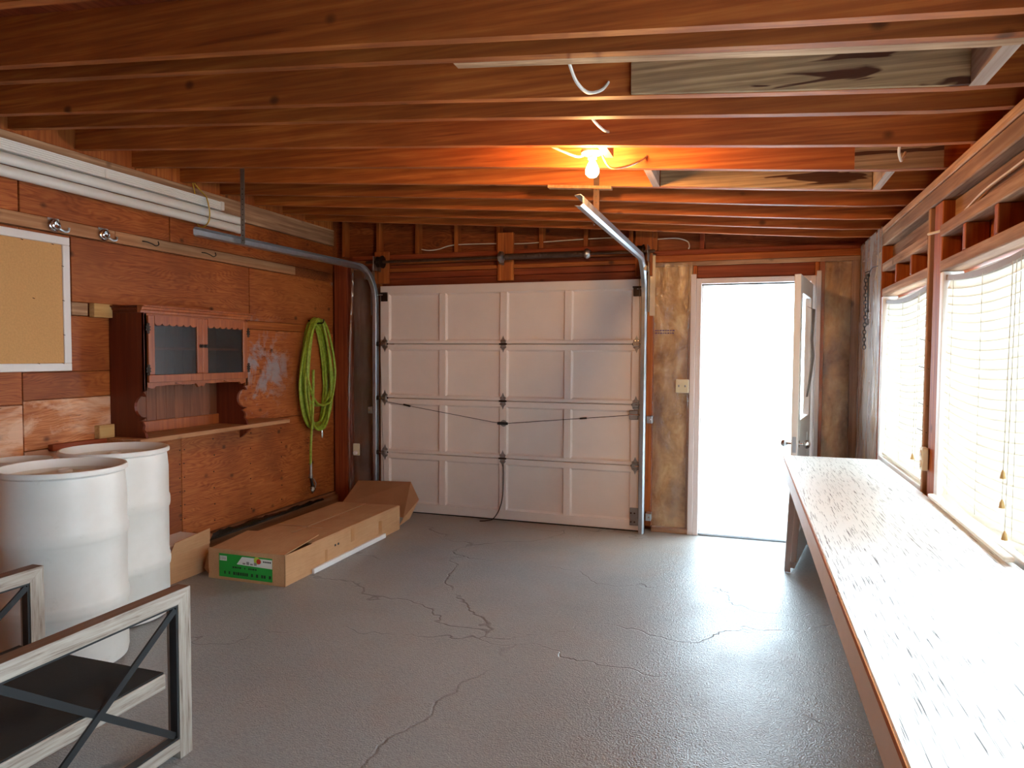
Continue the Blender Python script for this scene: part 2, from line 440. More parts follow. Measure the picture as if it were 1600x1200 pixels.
# ------------------------------------------------------------------ geometry helpers
class MB:
    def __init__(s): s.v = []; s.f = []; s.sm = []
    def add(s, vs, fs, smooth=False):
        o = len(s.v); s.v += [Vector(p) for p in vs]
        for f in fs: s.f.append([i + o for i in f]); s.sm.append(smooth)
        return s
    def box(s, x0, x1, y0, y1, z0, z1):
        vs = [(x, y, z) for z in (z0, z1) for y in (y0, y1) for x in (x0, x1)]
        return s.add(vs, [(0, 2, 3, 1), (4, 5, 7, 6), (0, 1, 5, 4), (2, 6, 7, 3), (0, 4, 6, 2), (1, 3, 7, 5)])
    def cbox(s, x0, x1, y0, y1, z0, z1, c=.003, mat=None):
        bm = bmesh.new(); bmesh.ops.create_cube(bm, size=1)
        for v in bm.verts:
            v.co = Vector((x0 + (v.co.x + .5) * (x1 - x0), y0 + (v.co.y + .5) * (y1 - y0), z0 + (v.co.z + .5) * (z1 - z0)))
        bmesh.ops.bevel(bm, geom=list(bm.edges), offset=c, segments=1, affect='EDGES', profile=.5)
        bm.verts.index_update()
        vs = [v.co.copy() for v in bm.verts]
        if mat is not None: vs = [mat @ v for v in vs]
        s.add(vs, [[v.index for v in f.verts] for f in bm.faces]); bm.free(); return s
    def beam(s, a, b, wd, ht, up=(0, 0, 1), c=0):
        """rectangular bar from a to b; wd across, ht along up"""
        a, b = Vector(a), Vector(b); d = (b - a); L = d.length; d.normalize()
        up = Vector(up); sd = d.cross(up).normalized(); u = sd.cross(d).normalized()
        m = Matrix((( sd.x, d.x, u.x, a.x), (sd.y, d.y, u.y, a.y), (sd.z, d.z, u.z, a.z), (0, 0, 0, 1)))
        if c: return s.cbox(-wd / 2, wd / 2, 0, L, -ht / 2, ht / 2, c, m)
        vs = [m @ Vector((x, y, z)) for z in (-ht / 2, ht / 2) for y in (0, L) for x in (-wd / 2, wd / 2)]
        return s.add(vs, [(0, 2, 3, 1), (4, 5, 7, 6), (0, 1, 5, 4), (2, 6, 7, 3), (0, 4, 6, 2), (1, 3, 7, 5)])
    def prism(s, poly, axis, a, b):
        """polygon of 2-d points extruded along axis from a to b. axis X: (y,z), Y: (x,z), Z: (x,y)"""
        def P(p, t): return {'X': (t, p[0], p[1]), 'Y': (p[0], t, p[1]), 'Z': (p[0], p[1], t)}[axis]
        n = len(poly)
        vs = [P(p, a) for p in poly] + [P(p, b) for p in poly]
        fs = [list(range(n))[::-1], list(range(n, 2 * n))] + [(i, (i + 1) % n, n + (i + 1) % n, n + i) for i in range(n)]
        return s.add(vs, fs)
    def tube(s, pts, r, n=8, cap=True):
        pts = [Vector(p) for p in pts]; rings = []
        t0 = (pts[1] - pts[0]).normalized()
        nrm = t0.orthogonal().normalized()
        for i, p in enumerate(pts):
            t = (pts[min(i + 1, len(pts) - 1)] - pts[max(i - 1, 0)]).normalized()
            nrm = (nrm - t * nrm.dot(t)).normalized(); bn = t.cross(nrm)
            rr = r[i] if isinstance(r, (list, tuple)) else r
            rings.append([p + (nrm * math.cos(2 * math.pi * k / n) + bn * math.sin(2 * math.pi * k / n)) * rr for k in range(n)])
        vs = [q for rg in rings for q in rg]
        fs = [(i * n + k, i * n + (k + 1) % n, (i + 1) * n + (k + 1) % n, (i + 1) * n + k) for i in range(len(pts) - 1) for k in range(n)]
        s.add(vs, fs, True)
        if cap: s.add(rings[0], [list(range(n))[::-1]]); s.add(rings[-1], [list(range(n))])
        return s
    def lathe(s, prof, c, n=32, axis='Z'):
        """profile of (r, h) turned about an axis through c"""
        vs = []
        for r, h in prof:
            for k in range(n):
                a = 2 * math.pi * k / n; u, v_ = r * math.cos(a), r * math.sin(a)
                p = {'Z': (u, v_, h), 'Y': (u, h, v_), 'X': (h, u, v_)}[axis]
                vs.append(Vector(c) + Vector(p))
        fs = [(i * n + k, i * n + (k + 1) % n, (i + 1) * n + (k + 1) % n, (i + 1) * n + k) for i in range(len(prof) - 1) for k in range(n)]
        return s.add(vs, fs, True)
    def build(s, name, mat, parent=None, org=None):
        me = bpy.data.meshes.new(name)
        if parent is not None: org = ORG[parent]
        org = Vector(org or (0, 0, 0))
        me.from_pydata([v - org for v in s.v], [], s.f)
        for p, q in zip(me.polygons, s.sm): p.use_smooth = q
        me.update()
        bm = bmesh.new(); bm.from_mesh(me); bmesh.ops.recalc_face_normals(bm, faces=bm.faces); bm.to_mesh(me); bm.free()
        if any(s.sm): me.set_sharp_from_angle(angle=math.radians(42))
        me.materials.append(MAT[mat] if isinstance(mat, str) else mat)
        o = bpy.data.objects.new(name, me); C.objects.link(o)
        if parent is not None: o.parent = parent
        else: o.location = org
        ORG[o] = org
        return o
ORG = {}
def thing(name, label, cat, loc, group=None, kind=None):
    o = bpy.data.objects.new(name, None); C.objects.link(o); o.location = loc; ORG[o] = Vector(loc)
    o.empty_display_size = .1
    tag(o, label, cat, group, kind); return o
def tag(o, label=None, cat=None, group=None, kind=None):
    if label: o['label'] = label
    if cat: o['category'] = cat
    if group: o['group'] = group
    if kind: o['kind'] = kind
    return o
def smooth_path(pts, n=8):
    """Catmull-Rom through the points"""
    pts = [Vector(p) for p in pts]; out = []
    for i in range(len(pts) - 1):
        p0, p1, p2, p3 = pts[max(i - 1, 0)], pts[i], pts[i + 1], pts[min(i + 2, len(pts) - 1)]
        for k in range(n):
            t = k / n
            out.append(.5 * ((2 * p1) + (p2 - p0) * t + (2 * p0 - 5 * p1 + 4 * p2 - p3) * t * t + (3 * p1 - p0 - 3 * p2 + p3) * t ** 3))
    out.append(pts[-1]); return out
def box(name, mat, parent, *d, c=.003):
    return (MB().cbox(*d, c) if c else MB().box(*d)).build(name, mat, parent)

# ================================================================== SETTING
fl = tag(MB().box(-4.0, 1.0, WF - .1, 6.05, -.12, 0).build('floor', 'concrete'), 'grey painted concrete garage floor with hairline cracks', None, kind='structure')
tag(MB().box(-14, 16, -12, 22, -.30, -.14).build('ground', 'outdoor'), 'pale paving outside the garage', None, kind='structure')

# ---- ceiling: roof deck and joists
deck = MB()
for (a, z0), (b, z1) in zip(JZ, JZ[1:]):
    vs = [(a, WF - .3, z0 + .19), (b, WF - .3, z1 + .19), (b, 6.3, z1 + .19), (a, 6.3, z0 + .19)]
    vs += [(x, y, z + .03) for x, y, z in vs]
    deck.add(vs, [(0, 1, 2, 3), (4, 5, 6, 7), (0, 1, 5, 4), (1, 2, 6, 5), (2, 3, 7, 6), (3, 0, 4, 7)])
ceiling = tag(deck.build('ceiling', 'redY'), 'open ceiling of orange wooden joists under a roof deck', None, kind='structure')
JT = .038
def joist(y1, mat='woodX', x0=-3.9, x1=.97, dz=0.0, depth=.188, y0=None, name='joist'):
    y0 = y1 - JT if y0 is None else y0
    xs = [x0] + [x for x, _ in JZ if x0 < x < x1] + [x1]
    prof = [(x, jz(x) + dz) for x in xs] + [(x, jz(x) + depth) for x in reversed(xs)]
    return MB().prism(prof, 'Y', y0, y1).build(name, mat, ceiling)
for y in (-1.6, -1.2, -.8, -.4, 0.0, .41, .82, 1.23, 1.64): joist(y)
joist(2.07)
joist(2.215, mat='woodX'); joist(2.262, mat='roughX', x0=-.95, y0=2.217, name='sister_joist')
for y in (2.60, 2.82, 3.225, 3.63, 4.04, 4.44, 4.84, 5.20, 5.53): joist(y)
# weathered replacement lengths scabbed on to the joist faces
joist(2.561, mat='weathered', x0=-.40, x1=.655, dz=.002, y0=2.545, name='weathered_joist_length')
joist(4.001, mat='weathered', x0=-.455, x1=.605, dz=.002, y0=3.987, name='weathered_joist_length')
joist(3.591, mat='weathered', x0=.47, x1=.83, dz=.002, y0=3.585, depth=.186, name='weathered_joist_length')
# splice strip beneath one joist
MB().beam((-1.11, 4.02, jz(-1.11) - .008), (-.735, 4.02, jz(-.735) - .008), .045, .016).build('splice_strip', 'board_wood', ceiling)
# blocking between joists
def block(x0, x1, y0, y1, mat, dz=.0):
    MB().prism([(x0, jz(x0) + dz), (x1, jz(x1) + dz), (x1, jz(x1) + .18), (x0, jz(x0) + .18)], 'Y', y0, y1).build('blocking', mat, ceiling)
block(.655, .70, 2.262, 2.562, 'block_white'); block(.61, .645, 3.63, 4.002, 'block_white')
block(-.655, -.615, 3.226, 3.40, 'woodY'); block(-.50, -.462, 3.63, 4.002, 'block_white')
box('blocking', 'block_white', ceiling, .72, .80, 2.264, 2.30, 2.352, 2.50)

# ---- left wall
wall_l = tag(MB().box(-3.93, -3.832, WF, 6.12, 0, 2.95).build('wall_left', 'ply_x'), 'left garage wall lined with orange fir plywood sheets', None, kind='structure')
PX0, PX1 = -3.832, WL
def lp(y0, y1, z0, z1, mat='ply', name='plywood_sheet', x1=PX1, c=.0025):
    return box(name, mat, wall_l, PX0, x1, y0, y1, z0, z1, c=c)
g = .0025
for y0, y1 in ((-1.88, -.6), (-.6, .7), (.7, 2.0), (2.0, 2.83)):
    lp(y0 + g, y1 - g, .145, 1.2, 'ply_worn'); lp(y0 + g, y1 - g, 1.205, 2.186, 'ply')
    if y1 < 2.5: lp(y0 + g, y1 - g, 2.27, 2.535, 'ply')
# seen part: low row, middle row, upper row, strip under the joists
for y0, y1, m in ((2.83, 3.30, 'ply_worn'), (3.30, 3.98, 'ply'), (3.98, 5.94, 'ply')): lp(y0 + g, y1 - g, .145, .935, m)
for y0, y1, z0, z1, m in ((2.83, 3.45, 1.225, 1.38, 'ply'), (2.83, 3.45, .94, 1.221, 'ply_worn'),
                          (2.83, 3.45, 1.384, 1.715, 'ply'), (3.454, 5.94, .94, 1.688, 'ply_paint'),
                          (2.83, 3.138, 1.72, 2.186, 'ply'), (3.142, 4.72, 1.80, 2.186, 'ply'), (4.724, 5.94, 1.76, 2.186, 'ply_paint')):
    lp(y0 + g, y1 - g, z0, z1, m)
for y0, y1, m in ((2.0, 2.832, 'ply'), (2.836, 3.9, 'ply'), (3.904, 5.94, 'ply')): lp(y0 + g, y1 - g, 2.27, 2.535, m)
lp(3.142, 3.25, 1.72, 1.796, 'roughY', 'batten')
lp(4.33, 5.90, 1.692, 1.757, 'woodY', 'batten', x1=WL + .012)
lp(-1.88, 3.44, 2.192, 2.266, 'board_wood', 'hook_board', x1=WL + .016)
lp(3.444, 5.32, 2.192, 2.266, 'board_wood', 'hook_board', x1=WL + .014)
lp(-1.88, 5.94, 2.54, 2.69, 'roughY', 'ledger_board', x1=WL + .014)
for a, b in ((-1.88, 2.3), (2.3, 3.62), (3.624, 5.2), (5.204, 5.94)): lp(a + g, b - g, 2.694, 2.89, 'woodZ', 'rim_board')
box('sill_plate', 'plate_wood', wall_l, -3.93, WL + .02, WF, 5.94, 0, .14, c=.004)
box('sill_plate', 'plate_wood', wall_l, WL + .02, WL + .075, 3.75, 5.90, 0, .125, c=.004)
for y, z, n in ((3.985, .2, 8),):
    for k in range(n):
        for dy in (-.02, .02):
            MB().lathe([(0, .0025), (.004, .002), (.005, 0)], (WL, y + dy + random.uniform(-.004, .004), .2 + k * .1), 8, 'X').build('nail_head', 'dark_steel', wall_l)
for y in (4.30, 4.72, 5.12, 5.52):
    for k in range(6):
        MB().lathe([(0, .0025), (.005, .002), (.006, 0)], (WL, y + random.uniform(-.006, .006), .22 + k * .125), 8, 'X').build('nail_head', 'dark_steel', wall_l)

# ---- back wall (garage door opening, person door opening)
GX0, GX1, GZ = -3.27, -.805, 2.137      # overhead door
DX0, DX1, DZ = -.335, .492, 2.075       # person door opening
bk = MB()
bk.box(-3.93, GX0 + .03, 6.04, 6.12, 0, 2.92)
bk.box(GX0 + .03, GX1 - .03, 6.04, 6.12, GZ - .04, 2.92)
bk.box(GX1 - .03, DX0 - .03, 6.04, 6.12, 0, 2.92)
bk.box(DX0 - .03, DX1 + .03, 6.04, 6.12, DZ + .03, 2.92)
bk.box(DX1 + .03, 1.0, 6.04, 6.12, 0, 2.92)
wall_b = tag(bk.build('wall_back', 'ply_x'), 'end garage wall of open wooden framing around two doors', None, kind='structure')
def bw(name, mat, x0, x1, z0, z1, y0=WB, y1=6.038, c=.003): return box(name, mat, wall_b, x0, x1, y0, y1, z0, z1, c=c)
def to_deck(x): return jz(x) + .17
# left bay
bw('stud', 'redZ', -3.805, -3.66, .045, 2.36); bw('stud', 'redZ', -3.655, -3.617, .045, 2.36, y0=WB + .012)
bw('stud', 'woodZ', -3.34, -3.285, .045, 2.36)
bw('bottom_plate', 'redX', -3.805, -3.285, .0, .043)
# header over the garage door: stacked boards of uneven thickness
for z0, z1, y0, m in ((GZ - .03, 2.205, 5.962, 'redX'), (2.208, 2.262, 5.955, 'redX'), (2.266, 2.300, 5.935, 'woodX'), (2.304, 2.336, 5.968, 'redX'), (2.339, 2.385, 5.95, 'woodX'), (2.388, 2.430, 5.95, 'redX')):
    bw('header_board', m, -3.60 if z0 > 2.3 else -3.28, -.735, z0, z1, y0=y0)
for x in (-3.70, -3.325, -2.915, -2.52, -2.11, -1.71, -1.31, -.92):
    bw('cripple_stud', 'woodZ', x - .019, x + .019, 2.432, to_deck(x + .02), y0=WB + .005)
bw('mounting_block', 'woodZ', -2.10, -1.955, 2.155, 2.58, y0=5.91, y1=5.95)
bw('mounting_block', 'woodZ', -3.34, -3.195, 2.16, 2.46, y0=5.915, y1=5.95)
bw('mounting_block', 'woodZ', -.875, -.735, 2.16, 2.60, y0=5.915, y1=5.95)
# between the doors
bw('stud', 'woodZ', -.785, -.722, .045, 2.272)
bw('stud', 'roughZ', -.440, -.405, .045, 2.272, y0=WB + .004)
bw('top_plate', 'woodX', -.733, WR, 2.274, 2.326, c=.004); bw('top_plate', 'redX', -.733, WR, 2.329, 2.372, y0=WB + .02, c=.004)
bw('top_plate', 'roughX', -.733, WR, 2.236, 2.272, y0=WB + .002, c=.004)
bw('bottom_plate', 'roughX', -.72, -.40, .0, .043)
# right of the person door
bw('stud', 'woodZ', .553, .592, .045, 2.235, y0=WB + .002); bw('stud', 'roughZ', .785, .838, .045, 2.235)
bw('bottom_plate', 'roughX', .553, .838, .0, .043)
bw('door_header', 'redX', -.372, .520, 2.135, 2.234, y0=WB + .012, c=.004)
bw('stud', 'woodZ', -.403, -.374, 2.12, 2.235); bw('stud', 'woodZ', .521, .551, 2.12, 2.235)
bw('cripple_stud', 'woodZ', -.745, -.70, 2.374, to_deck(-.7), y0=WB + .01); bw('cripple_stud', 'redZ', -.36, -.322, 2.374, to_deck(-.34), y0=WB + .03)

def batt_mesh(name, mat, parent, plane, a0, a1, z0, z1, d0, bulge=.03, na=10, nz=40, sign=-1, seed=0.0):
    """pillowy batt filling a stud bay; plane 'Y' (bay along x) or 'X' (bay along y)"""
    mb = MB(); vs = []; fs = []
    for j in range(nz + 1):
        for i in range(na + 1):
            u, v = i / na, j / nz
            a = a0 + u * (a1 - a0); z = z0 + v * (z1 - z0)
            edge = min(1, 4 * min(u, 1 - u)) * min(1, 12 * min(v, 1 - v))
            d = d0 + sign * edge * bulge * (.45 + .9 * (noise.noise(Vector((a * 6 + seed, z * 3.1, seed))) * .5 + .5))
            vs.append((a, d, z) if plane == 'Y' else (d, a, z))
    for j in range(nz):
        for i in range(na):
            k = j * (na + 1) + i; fs.append((k, k + 1, k + na + 2, k + na + 1))
    mb.add(vs, fs, True)
    return mb.build(name, mat, parent)
def sheet(name, parent, plane, a0, a1, z0, z1, d0, amp=.012, na=14, nz=46, seed=0.0, mat='poly_sheet'):
    mb = MB(); vs = []; fs = []
    for j in range(nz + 1):
        for i in range(na + 1):
            u, v = i / na, j / nz
            a = a0 + u * (a1 - a0); z = z0 + v * (z1 - z0)
            e = min(1, 6 * min(u, 1 - u))
            d = d0 - e * amp * abs(noise.noise(Vector((a * 9 + seed, z * 2.2, 3.0 + seed)))) - .001
            vs.append((a, d, z) if plane == 'Y' else (d, a, z))
    for j in range(nz):
        for i in range(na):
            k = j * (na + 1) + i; fs.append((k, k + 1, k + na + 2, k + na + 1))
    mb.add(vs, fs, True)
    return mb.build(name, mat, parent)
batt_mesh('insulation_batt', 'batt', wall_b, 'Y', -.720, -.442, .046, 2.235, 5.985, .03, seed=1)
batt_mesh('insulation_batt', 'batt', wall_b, 'Y', .594, .783, .046, 2.234, 5.985, .03, seed=5)
batt_mesh('insulation_batt', 'batt_dark', wall_b, 'Y', -3.615, -3.342, .046, 2.36, 5.995, .025, seed=8)
ps = sheet('plastic_sheet', wall_b, 'Y', -.728, -.41, .02, 2.262, WB - .002, seed=2)
sheet('plastic_sheet', wall_b, 'Y', .555, .835, .02, 2.262, WB - .002, seed=4)
sheet('plastic_sheet', wall_b, 'Y', -3.62, -3.30, .05, 2.38, WB - .004, .03, seed=9)
MB().tube(smooth_path([(-3.60, 5.935, 2.37), (-3.585, 5.93, 2.2), (-3.60, 5.925, 1.9), (-3.62, 5.925, 1.4), (-3.625, 5.92, .8), (-3.62, 5.93, .1)], 8), [.010 + .006 * math.sin(i * 1.7) for i in range(41)], 6).build('plastic_fold', 'poly_sheet', wall_b)
# faint printed lines on the plastic by the person door
for r_ in range(2):
    x = -.705
    while x < -.55:
        wd = random.uniform(.008, .02)
        MB().box(x, x + wd, WB - .0175, WB - .017, 1.700 - r_ * .022, 1.709 - r_ * .022).build('print_mark', 'ink_purple', ps)
        x += wd + .006

# ---- right wall: sheathing with window openings, studs, plates, header
SH0, SH1 = .932, 1.0
W1 = (3.885, 5.055); W2 = (2.50, 3.655); W3 = (.45, 2.30); W4 = (-.55, .35); WZ0, WZ1 = .865, 1.872  # last two openings are added out of view to let in daylight
rw = MB(); ys = [WF - .1, W4[0], W4[1], W3[0], W3[1], W2[0], W2[1], W1[0], W1[1], 6.12]
for i in range(9):
    if i % 2 == 0: rw.box(SH0, SH1, ys[i], ys[i + 1], 0, 2.5)
    else: rw.box(SH0, SH1, ys[i], ys[i + 1], 0, WZ0 - .02); rw.box(SH0, SH1, ys[i], ys[i + 1], WZ1 + .02, 2.5)
wall_r = tag(rw.build('wall_right', 'ply_x'), 'right garage wall of open wooden framing with a row of windows', None, kind='structure')
def rwp(name, mat, y0, y1, z0, z1, x0=WR, x1=.93, c=.003): return box(name, mat, wall_r, x0, x1, y0, y1, z0, z1, c=c)
rwp('top_plate', 'roughY', WF, 5.94, 2.293, 2.336, c=.005); rwp('top_plate', 'roughY', WF, 5.94, 2.214, 2.290, x0=WR + .004, c=.005)
rwp('header_panel', 'roughY', WF, 5.06, 2.100, 2.212, x0=.90, x1=.931)
for a, b in ((WF, 3.66), (3.88, 5.055)):
    rwp('header_plate', 'roughY', a, b, 2.046, 2.098, c=.004)
    rwp('window_head', 'roughY', a, b, 1.886, 1.936, x0=WR + .003, c=.004)
for y in (4.64, 4.255, 3.30, 2.92, 2.52, 2.12, 1.7, 1.3, .9, .5):
    rwp('cripple_stud', 'woodZ', y - .019, y + .019, 1.938, 2.044, x0=WR + .004)
rwp('stud', 'roughZ', 3.845, 3.878, .0, 2.212, c=.004); rwp('stud', 'redZ', 3.80, 3.842, .0, 2.212, x0=WR + .03, c=.004); rwp('stud', 'woodZ', 3.662, 3.797, .0, 2.212, x0=WR + .010, c=.004)
rwp('stud', 'woodZ', 5.060, 5.10, .0, 2.212, c=.004); rwp('stud', 'roughZ', 5.48, 5.52, .0, 2.212, c=.004); rwp('stud', 'roughZ', 5.90, 5.94, .0, 2.212, c=.004)
for y in (2.40, .40, -1.74): rwp('stud', 'woodZ', y - .04, y + .04, .0, 2.212)
batt_mesh('insulation_batt', 'batt', wall_r, 'X', 5.102, 5.478, .02, 2.21, .875, .03, seed=11)
batt_mesh('insulation_batt', 'batt', wall_r, 'X', 5.522, 5.898, .02, 2.21, .875, .03, seed=13)
sheet('plastic_sheet', wall_r, 'X', 5.060, 5.945, .02, 2.34, WR - .002, .012, seed=15, mat='poly_hazy')
for a, b in (W1, W2, W3, W4):
    rwp('window_stool', 'white_paint', a, b, .80, .862, x0=WR + .002, x1=.93)
rwp('window_jamb', 'white_paint', 3.612, 3.6605, .862, 1.884, x0=.847, x1=.93); rwp('window_jamb', 'white_paint', 5.010, 5.0585, .862, 1.884, x0=.842, x1=.93); rwp('window_jamb', 'white_paint', 3.8795, 3.900, .862, 1.884, x0=.858, x1=.93)

for y, z in ((3.90, 1.575), (3.905, 1.44), (3.90, 1.26), (3.90, 1.13)):
    MB().tube([(WR + .012, 3.84, z), (WR - .01, y + .03, z + .012)], .002, 5).build('nail', 'dark_steel', wall_r)
# ---- rear wall behind the camera
rear = MB()
rear.box(-3.93, 1.0, WF - .1, WF, 0, 2.95)
tag(rear.build('wall_rear', 'ply_x'), 'plywood rear garage wall behind the camera', None, kind='structure')

# ---- windows
def window(n, y0, y1, label):
    win = thing('window_%d' % n, label, None, (.95, (y0 + y1) / 2, WZ0), kind='structure')
    f = .035
    for a, b, z0, z1 in ((y0, y0 + f, WZ0, WZ1), (y1 - f, y1, WZ0, WZ1), (y0 + f, y1 - f, WZ0, WZ0 + f), (y0 + f, y1 - f, WZ1 - f, WZ1)):
        box('window_frame', 'white_paint', win, .925, .985, a, b, z0, z1)
    ym = (y0 + y1) / 2
    box('sash_bar', 'white_paint', win, .945, .975, ym - .015, ym + .015, WZ0 + f, WZ1 - f)
    for a, b in ((y0 + f, ym - .015), (ym + .015, y1 - f)):
        MB().box(.958, .962, a, b, WZ0 + f, WZ1 - f).build('pane', 'glass', win)
window(1, *W1, 'white framed window behind the far blind, next to the corner')
window(2, *W2, 'white framed window behind the near blind, at the right edge')
window(3, *W3, 'unseen white framed window added further along the right wall for daylight')  # added window, never in frame, so more daylight reaches the room
window(4, *W4, 'unseen white framed window towards the rear corner, added to let in daylight')  # another added opening, unseen, that brightens the room from behind

# ---- overhead garage door
gd = thing('door_1', 'cream panelled overhead garage door with four sections', 'garage door', ((GX0 + GX1) / 2, 5.9, 0), kind='structure')
seams = [.008, .563, 1.080, 1.590, GZ]
cols = [(-3.180, -2.664), (-2.599, -2.071), (-2.004, -1.477), (-1.415, -.893)]
FY = 5.900
for si in range(4):
    z0, z1 = seams[si] + .003, seams[si + 1] - .003
    pz0 = z0 + (.030 if si else .085); pz1 = z1 - (.052 if si < 3 else .080)
    sec = MB().box(GX0, GX1, FY + .028, FY + .046, z0, z1).build('door_section', 'door_paint', gd)
    box('rail', 'door_paint', sec, GX0, GX1, FY, FY + .028, z0, pz0, c=.003); box('rail', 'door_paint', sec, GX0, GX1, FY, FY + .028, pz1, z1, c=.003)
    edges = [GX0] + [e for c_ in cols for e in c_] + [GX1]
    for k in range(0, 10, 2): box('stile', 'door_paint', sec, edges[k], edges[k + 1], FY, FY + .028, pz0, pz1, c=.003)
    for a, b in cols:      # raised panel with sloping bevel set in the frame
        p = MB(); i = .012
        vs = [(a, FY + .016, pz0), (b, FY + .016, pz0), (b, FY + .016, pz1), (a, FY + .016, pz1)]
        vs += [(a + i, FY + .025, pz0 + i), (b - i, FY + .025, pz0 + i), (b - i, FY + .025, pz1 - i), (a + i, FY + .025, pz1 - i)]
        p.add(vs, [(4, 5, 6, 7), (0, 1, 5, 4), (1, 2, 6, 5), (2, 3, 7, 6), (3, 0, 4, 7)])
        p.build('panel', 'door_paint', sec)
def hinge(x, z, big=False):
    h = MB()
    d = [(0, .075), (.012, .045), (.030, .030), (.022, .012), (.034, 0)]
    poly = [(x + a, z + b) for a, b in d] + [(x + a, z - b) for a, b in reversed(d[:-1])]
    poly += [(x - a, z - b) for a, b in d[1:]] + [(x - a, z + b) for a, b in reversed(d[1:-1])]
    h.prism(poly, 'Y', FY - .006, FY - .0005)
    hg = h.build('hinge', 'dull_steel', gd)
    MB().tube([(x - .036, FY - .010, z), (x + .036, FY - .010, z)], .007, 8).build('hinge_pin', 'dark_steel', hg)
    for dz in (.028, -.028):
        for dx in (-.012, .012): MB().lathe([(0, -.006), (.005, -.005), (.005, 0)], (x + dx, FY - .006, z + dz), 8, 'Y').build('bolt', 'chrome', hg)
    if big:
        s = 1 if x > -2 else -1
        MB().cbox(x - .028, x + .028, FY - .035, FY - .006, z - .02, z + .02, .004).build('roller_bracket', 'dull_steel', hg)
        MB().tube([(x, FY - .03, z), (x + s * .06, FY - .03, z)], .006, 8).build('roller_stem', 'chrome', hg)
        MB().lathe([(0, -.008), (.022, -.008), (.022, .008), (0, .008)], (x + s * .062, FY - .03, z), 14, 'X').build('roller', 'black_plastic', hg)
for z in seams[1:4]:
    hinge(-3.222, z, True); hinge(-2.037, z); hinge(-.852, z, True)
for x, s in ((-3.225, -1), (-.850, 1)):
    b = MB().cbox(x - .034, x + .034, FY - .012, FY - .0005, 1.99, 2.075, .003)
    b.cbox(x - .038, x + .038, FY - .035, FY - .012, 2.060, 2.072, .003)
    tb = b.build('top_bracket', 'dark_steel', gd)
    MB().tube([(x, FY - .03, 2.05), (x + s * .06, FY - .03, 2.05)], .006, 8).build('roller_stem', 'chrome', tb)
bb = MB().cbox(-.893, -.815, FY - .010, FY - .0005, .055, .205, .003).build('bottom_bracket', 'dull_steel', gd)
for dx in (-.06, -.03):
    for z in (.085, .16): MB().lathe([(0, -.008), (.007, -.006), (.007, 0)], (-.82 + dx, FY - .010, z), 8, 'Y').build('bolt', 'rust', bb)
MB().cbox(-3.262, -3.185, FY - .010, FY - .0005, .055, .205, .003).build('bottom_bracket', 'dull_steel', gd)
lk = MB().cbox(-2.085, -1.985, FY - .022, FY - .008, .868, .892, .004).build('lock_handle', 'black_plastic', gd)
MB().lathe([(0, -.012), (.028, -.010), (.030, 0)], (-2.03, FY, .88), 16, 'Y').build('lock_plate', 'dull_steel', lk)
MB().tube([(-1.99, FY - .012, .882), (-.86, FY - .012, .995)], .0028, 6).build('lock_cable', 'dark_steel', gd)
MB().tube([(-2.08, FY - .012, .882), (-3.20, FY - .012, 1.045)], .0028, 6).build('lock_cable', 'dark_steel', gd)
MB().tube([(-1.33, FY - .014, .948), (-1.27, FY - .014, .954)], .008, 6).build('cable_clamp', 'black_plastic', gd)
MB().tube([(-3.02, FY - .014, 1.022), (-2.95, FY - .014, 1.008)], .009, 6).build('cable_clamp', 'black_plastic', gd)
lb = MB().cbox(-.905, -.83, FY - .022, FY - .0005, .955, 1.035, .004).build('lock_bolt_housing', 'dull_steel', gd)
MB().tube([(-.91, FY - .02, .995), (-.80, FY - .02, .995)], .008, 8).build('lock_bolt', 'chrome', lb)
MB().tube(smooth_path([(-2.03, FY - .01, .51), (-2.026, FY - .015, .38), (-2.03, FY - .02, .22), (-2.06, FY - .03, .10), (-2.11, FY - .05, .02), (-2.16, FY - .09, .008), (-2.21, FY - .12, .008)], 6), .0045, 6).build('pull_rope', 'dark_steel', gd)
MB().box(GX0, GX1, FY + .005, FY + .04, .001, .010).build('bottom_seal', 'black_plastic', gd)
# white painted jambs and stop of the overhead opening
box('door_jamb', 'trim_paint', wall_b, -3.283, GX0 - .002, 5.93, 6.04, 0, GZ, c=.002); box('door_jamb', 'trim_paint', wall_b, GX1 + .003, -.788, 5.93, 6.04, 0, GZ, c=.002)
tag(MB().box(GX0 - .3, GX1 + .3, 6.121, 6.14, 0, 2.3).build('trim_1', 'door_paint'), 'outer trim closing the overhead door opening', None, kind='structure')

# ---- person door: casing, jamb, threshold, open leaf
pd = thing('door_2', 'white side door standing open against the daylight', 'door', ((DX0 + DX1) / 2, WB, 0), kind='structure')
box('casing', 'trim_paint', pd, -.420, -.378, WB - .012, WB + .02, 0, 2.165, c=.003); box('casing', 'trim_paint', pd, -.376, DX0, WB - .004, WB + .12, 0, 2.13, c=.003)
box('casing', 'trim_paint', pd, DX1, .530, WB - .004, WB + .12, 0, 2.13, c=.003); box('casing', 'trim_paint', pd, .532, .566, WB - .014, WB + .02, 0, 2.165, c=.003)
box('casing', 'trim_paint', pd, DX0, DX1, WB - .004, WB + .12, 2.085, 2.13, c=.003)
box('weatherstrip', 'black_plastic', pd, DX0, DX1, WB + .03, WB + .045, 2.073, 2.084, c=.001)
box('door_stop', 'white_paint', pd, DX0, DX0 + .014, WB + .05, WB + .09, 0, 2.085, c=.002)
box('threshold', 'galv', pd, DX0, DX1, WB + .01, WB + .14, 0, .022, c=.006)
hp, fp = Vector((DX1 - .005, WB - .01, 0)), Vector((.345, 5.175, 0))
d = (fp - hp).normalized(); nrm = Vector((-d.y, d.x, 0)); LL = (fp - hp).length
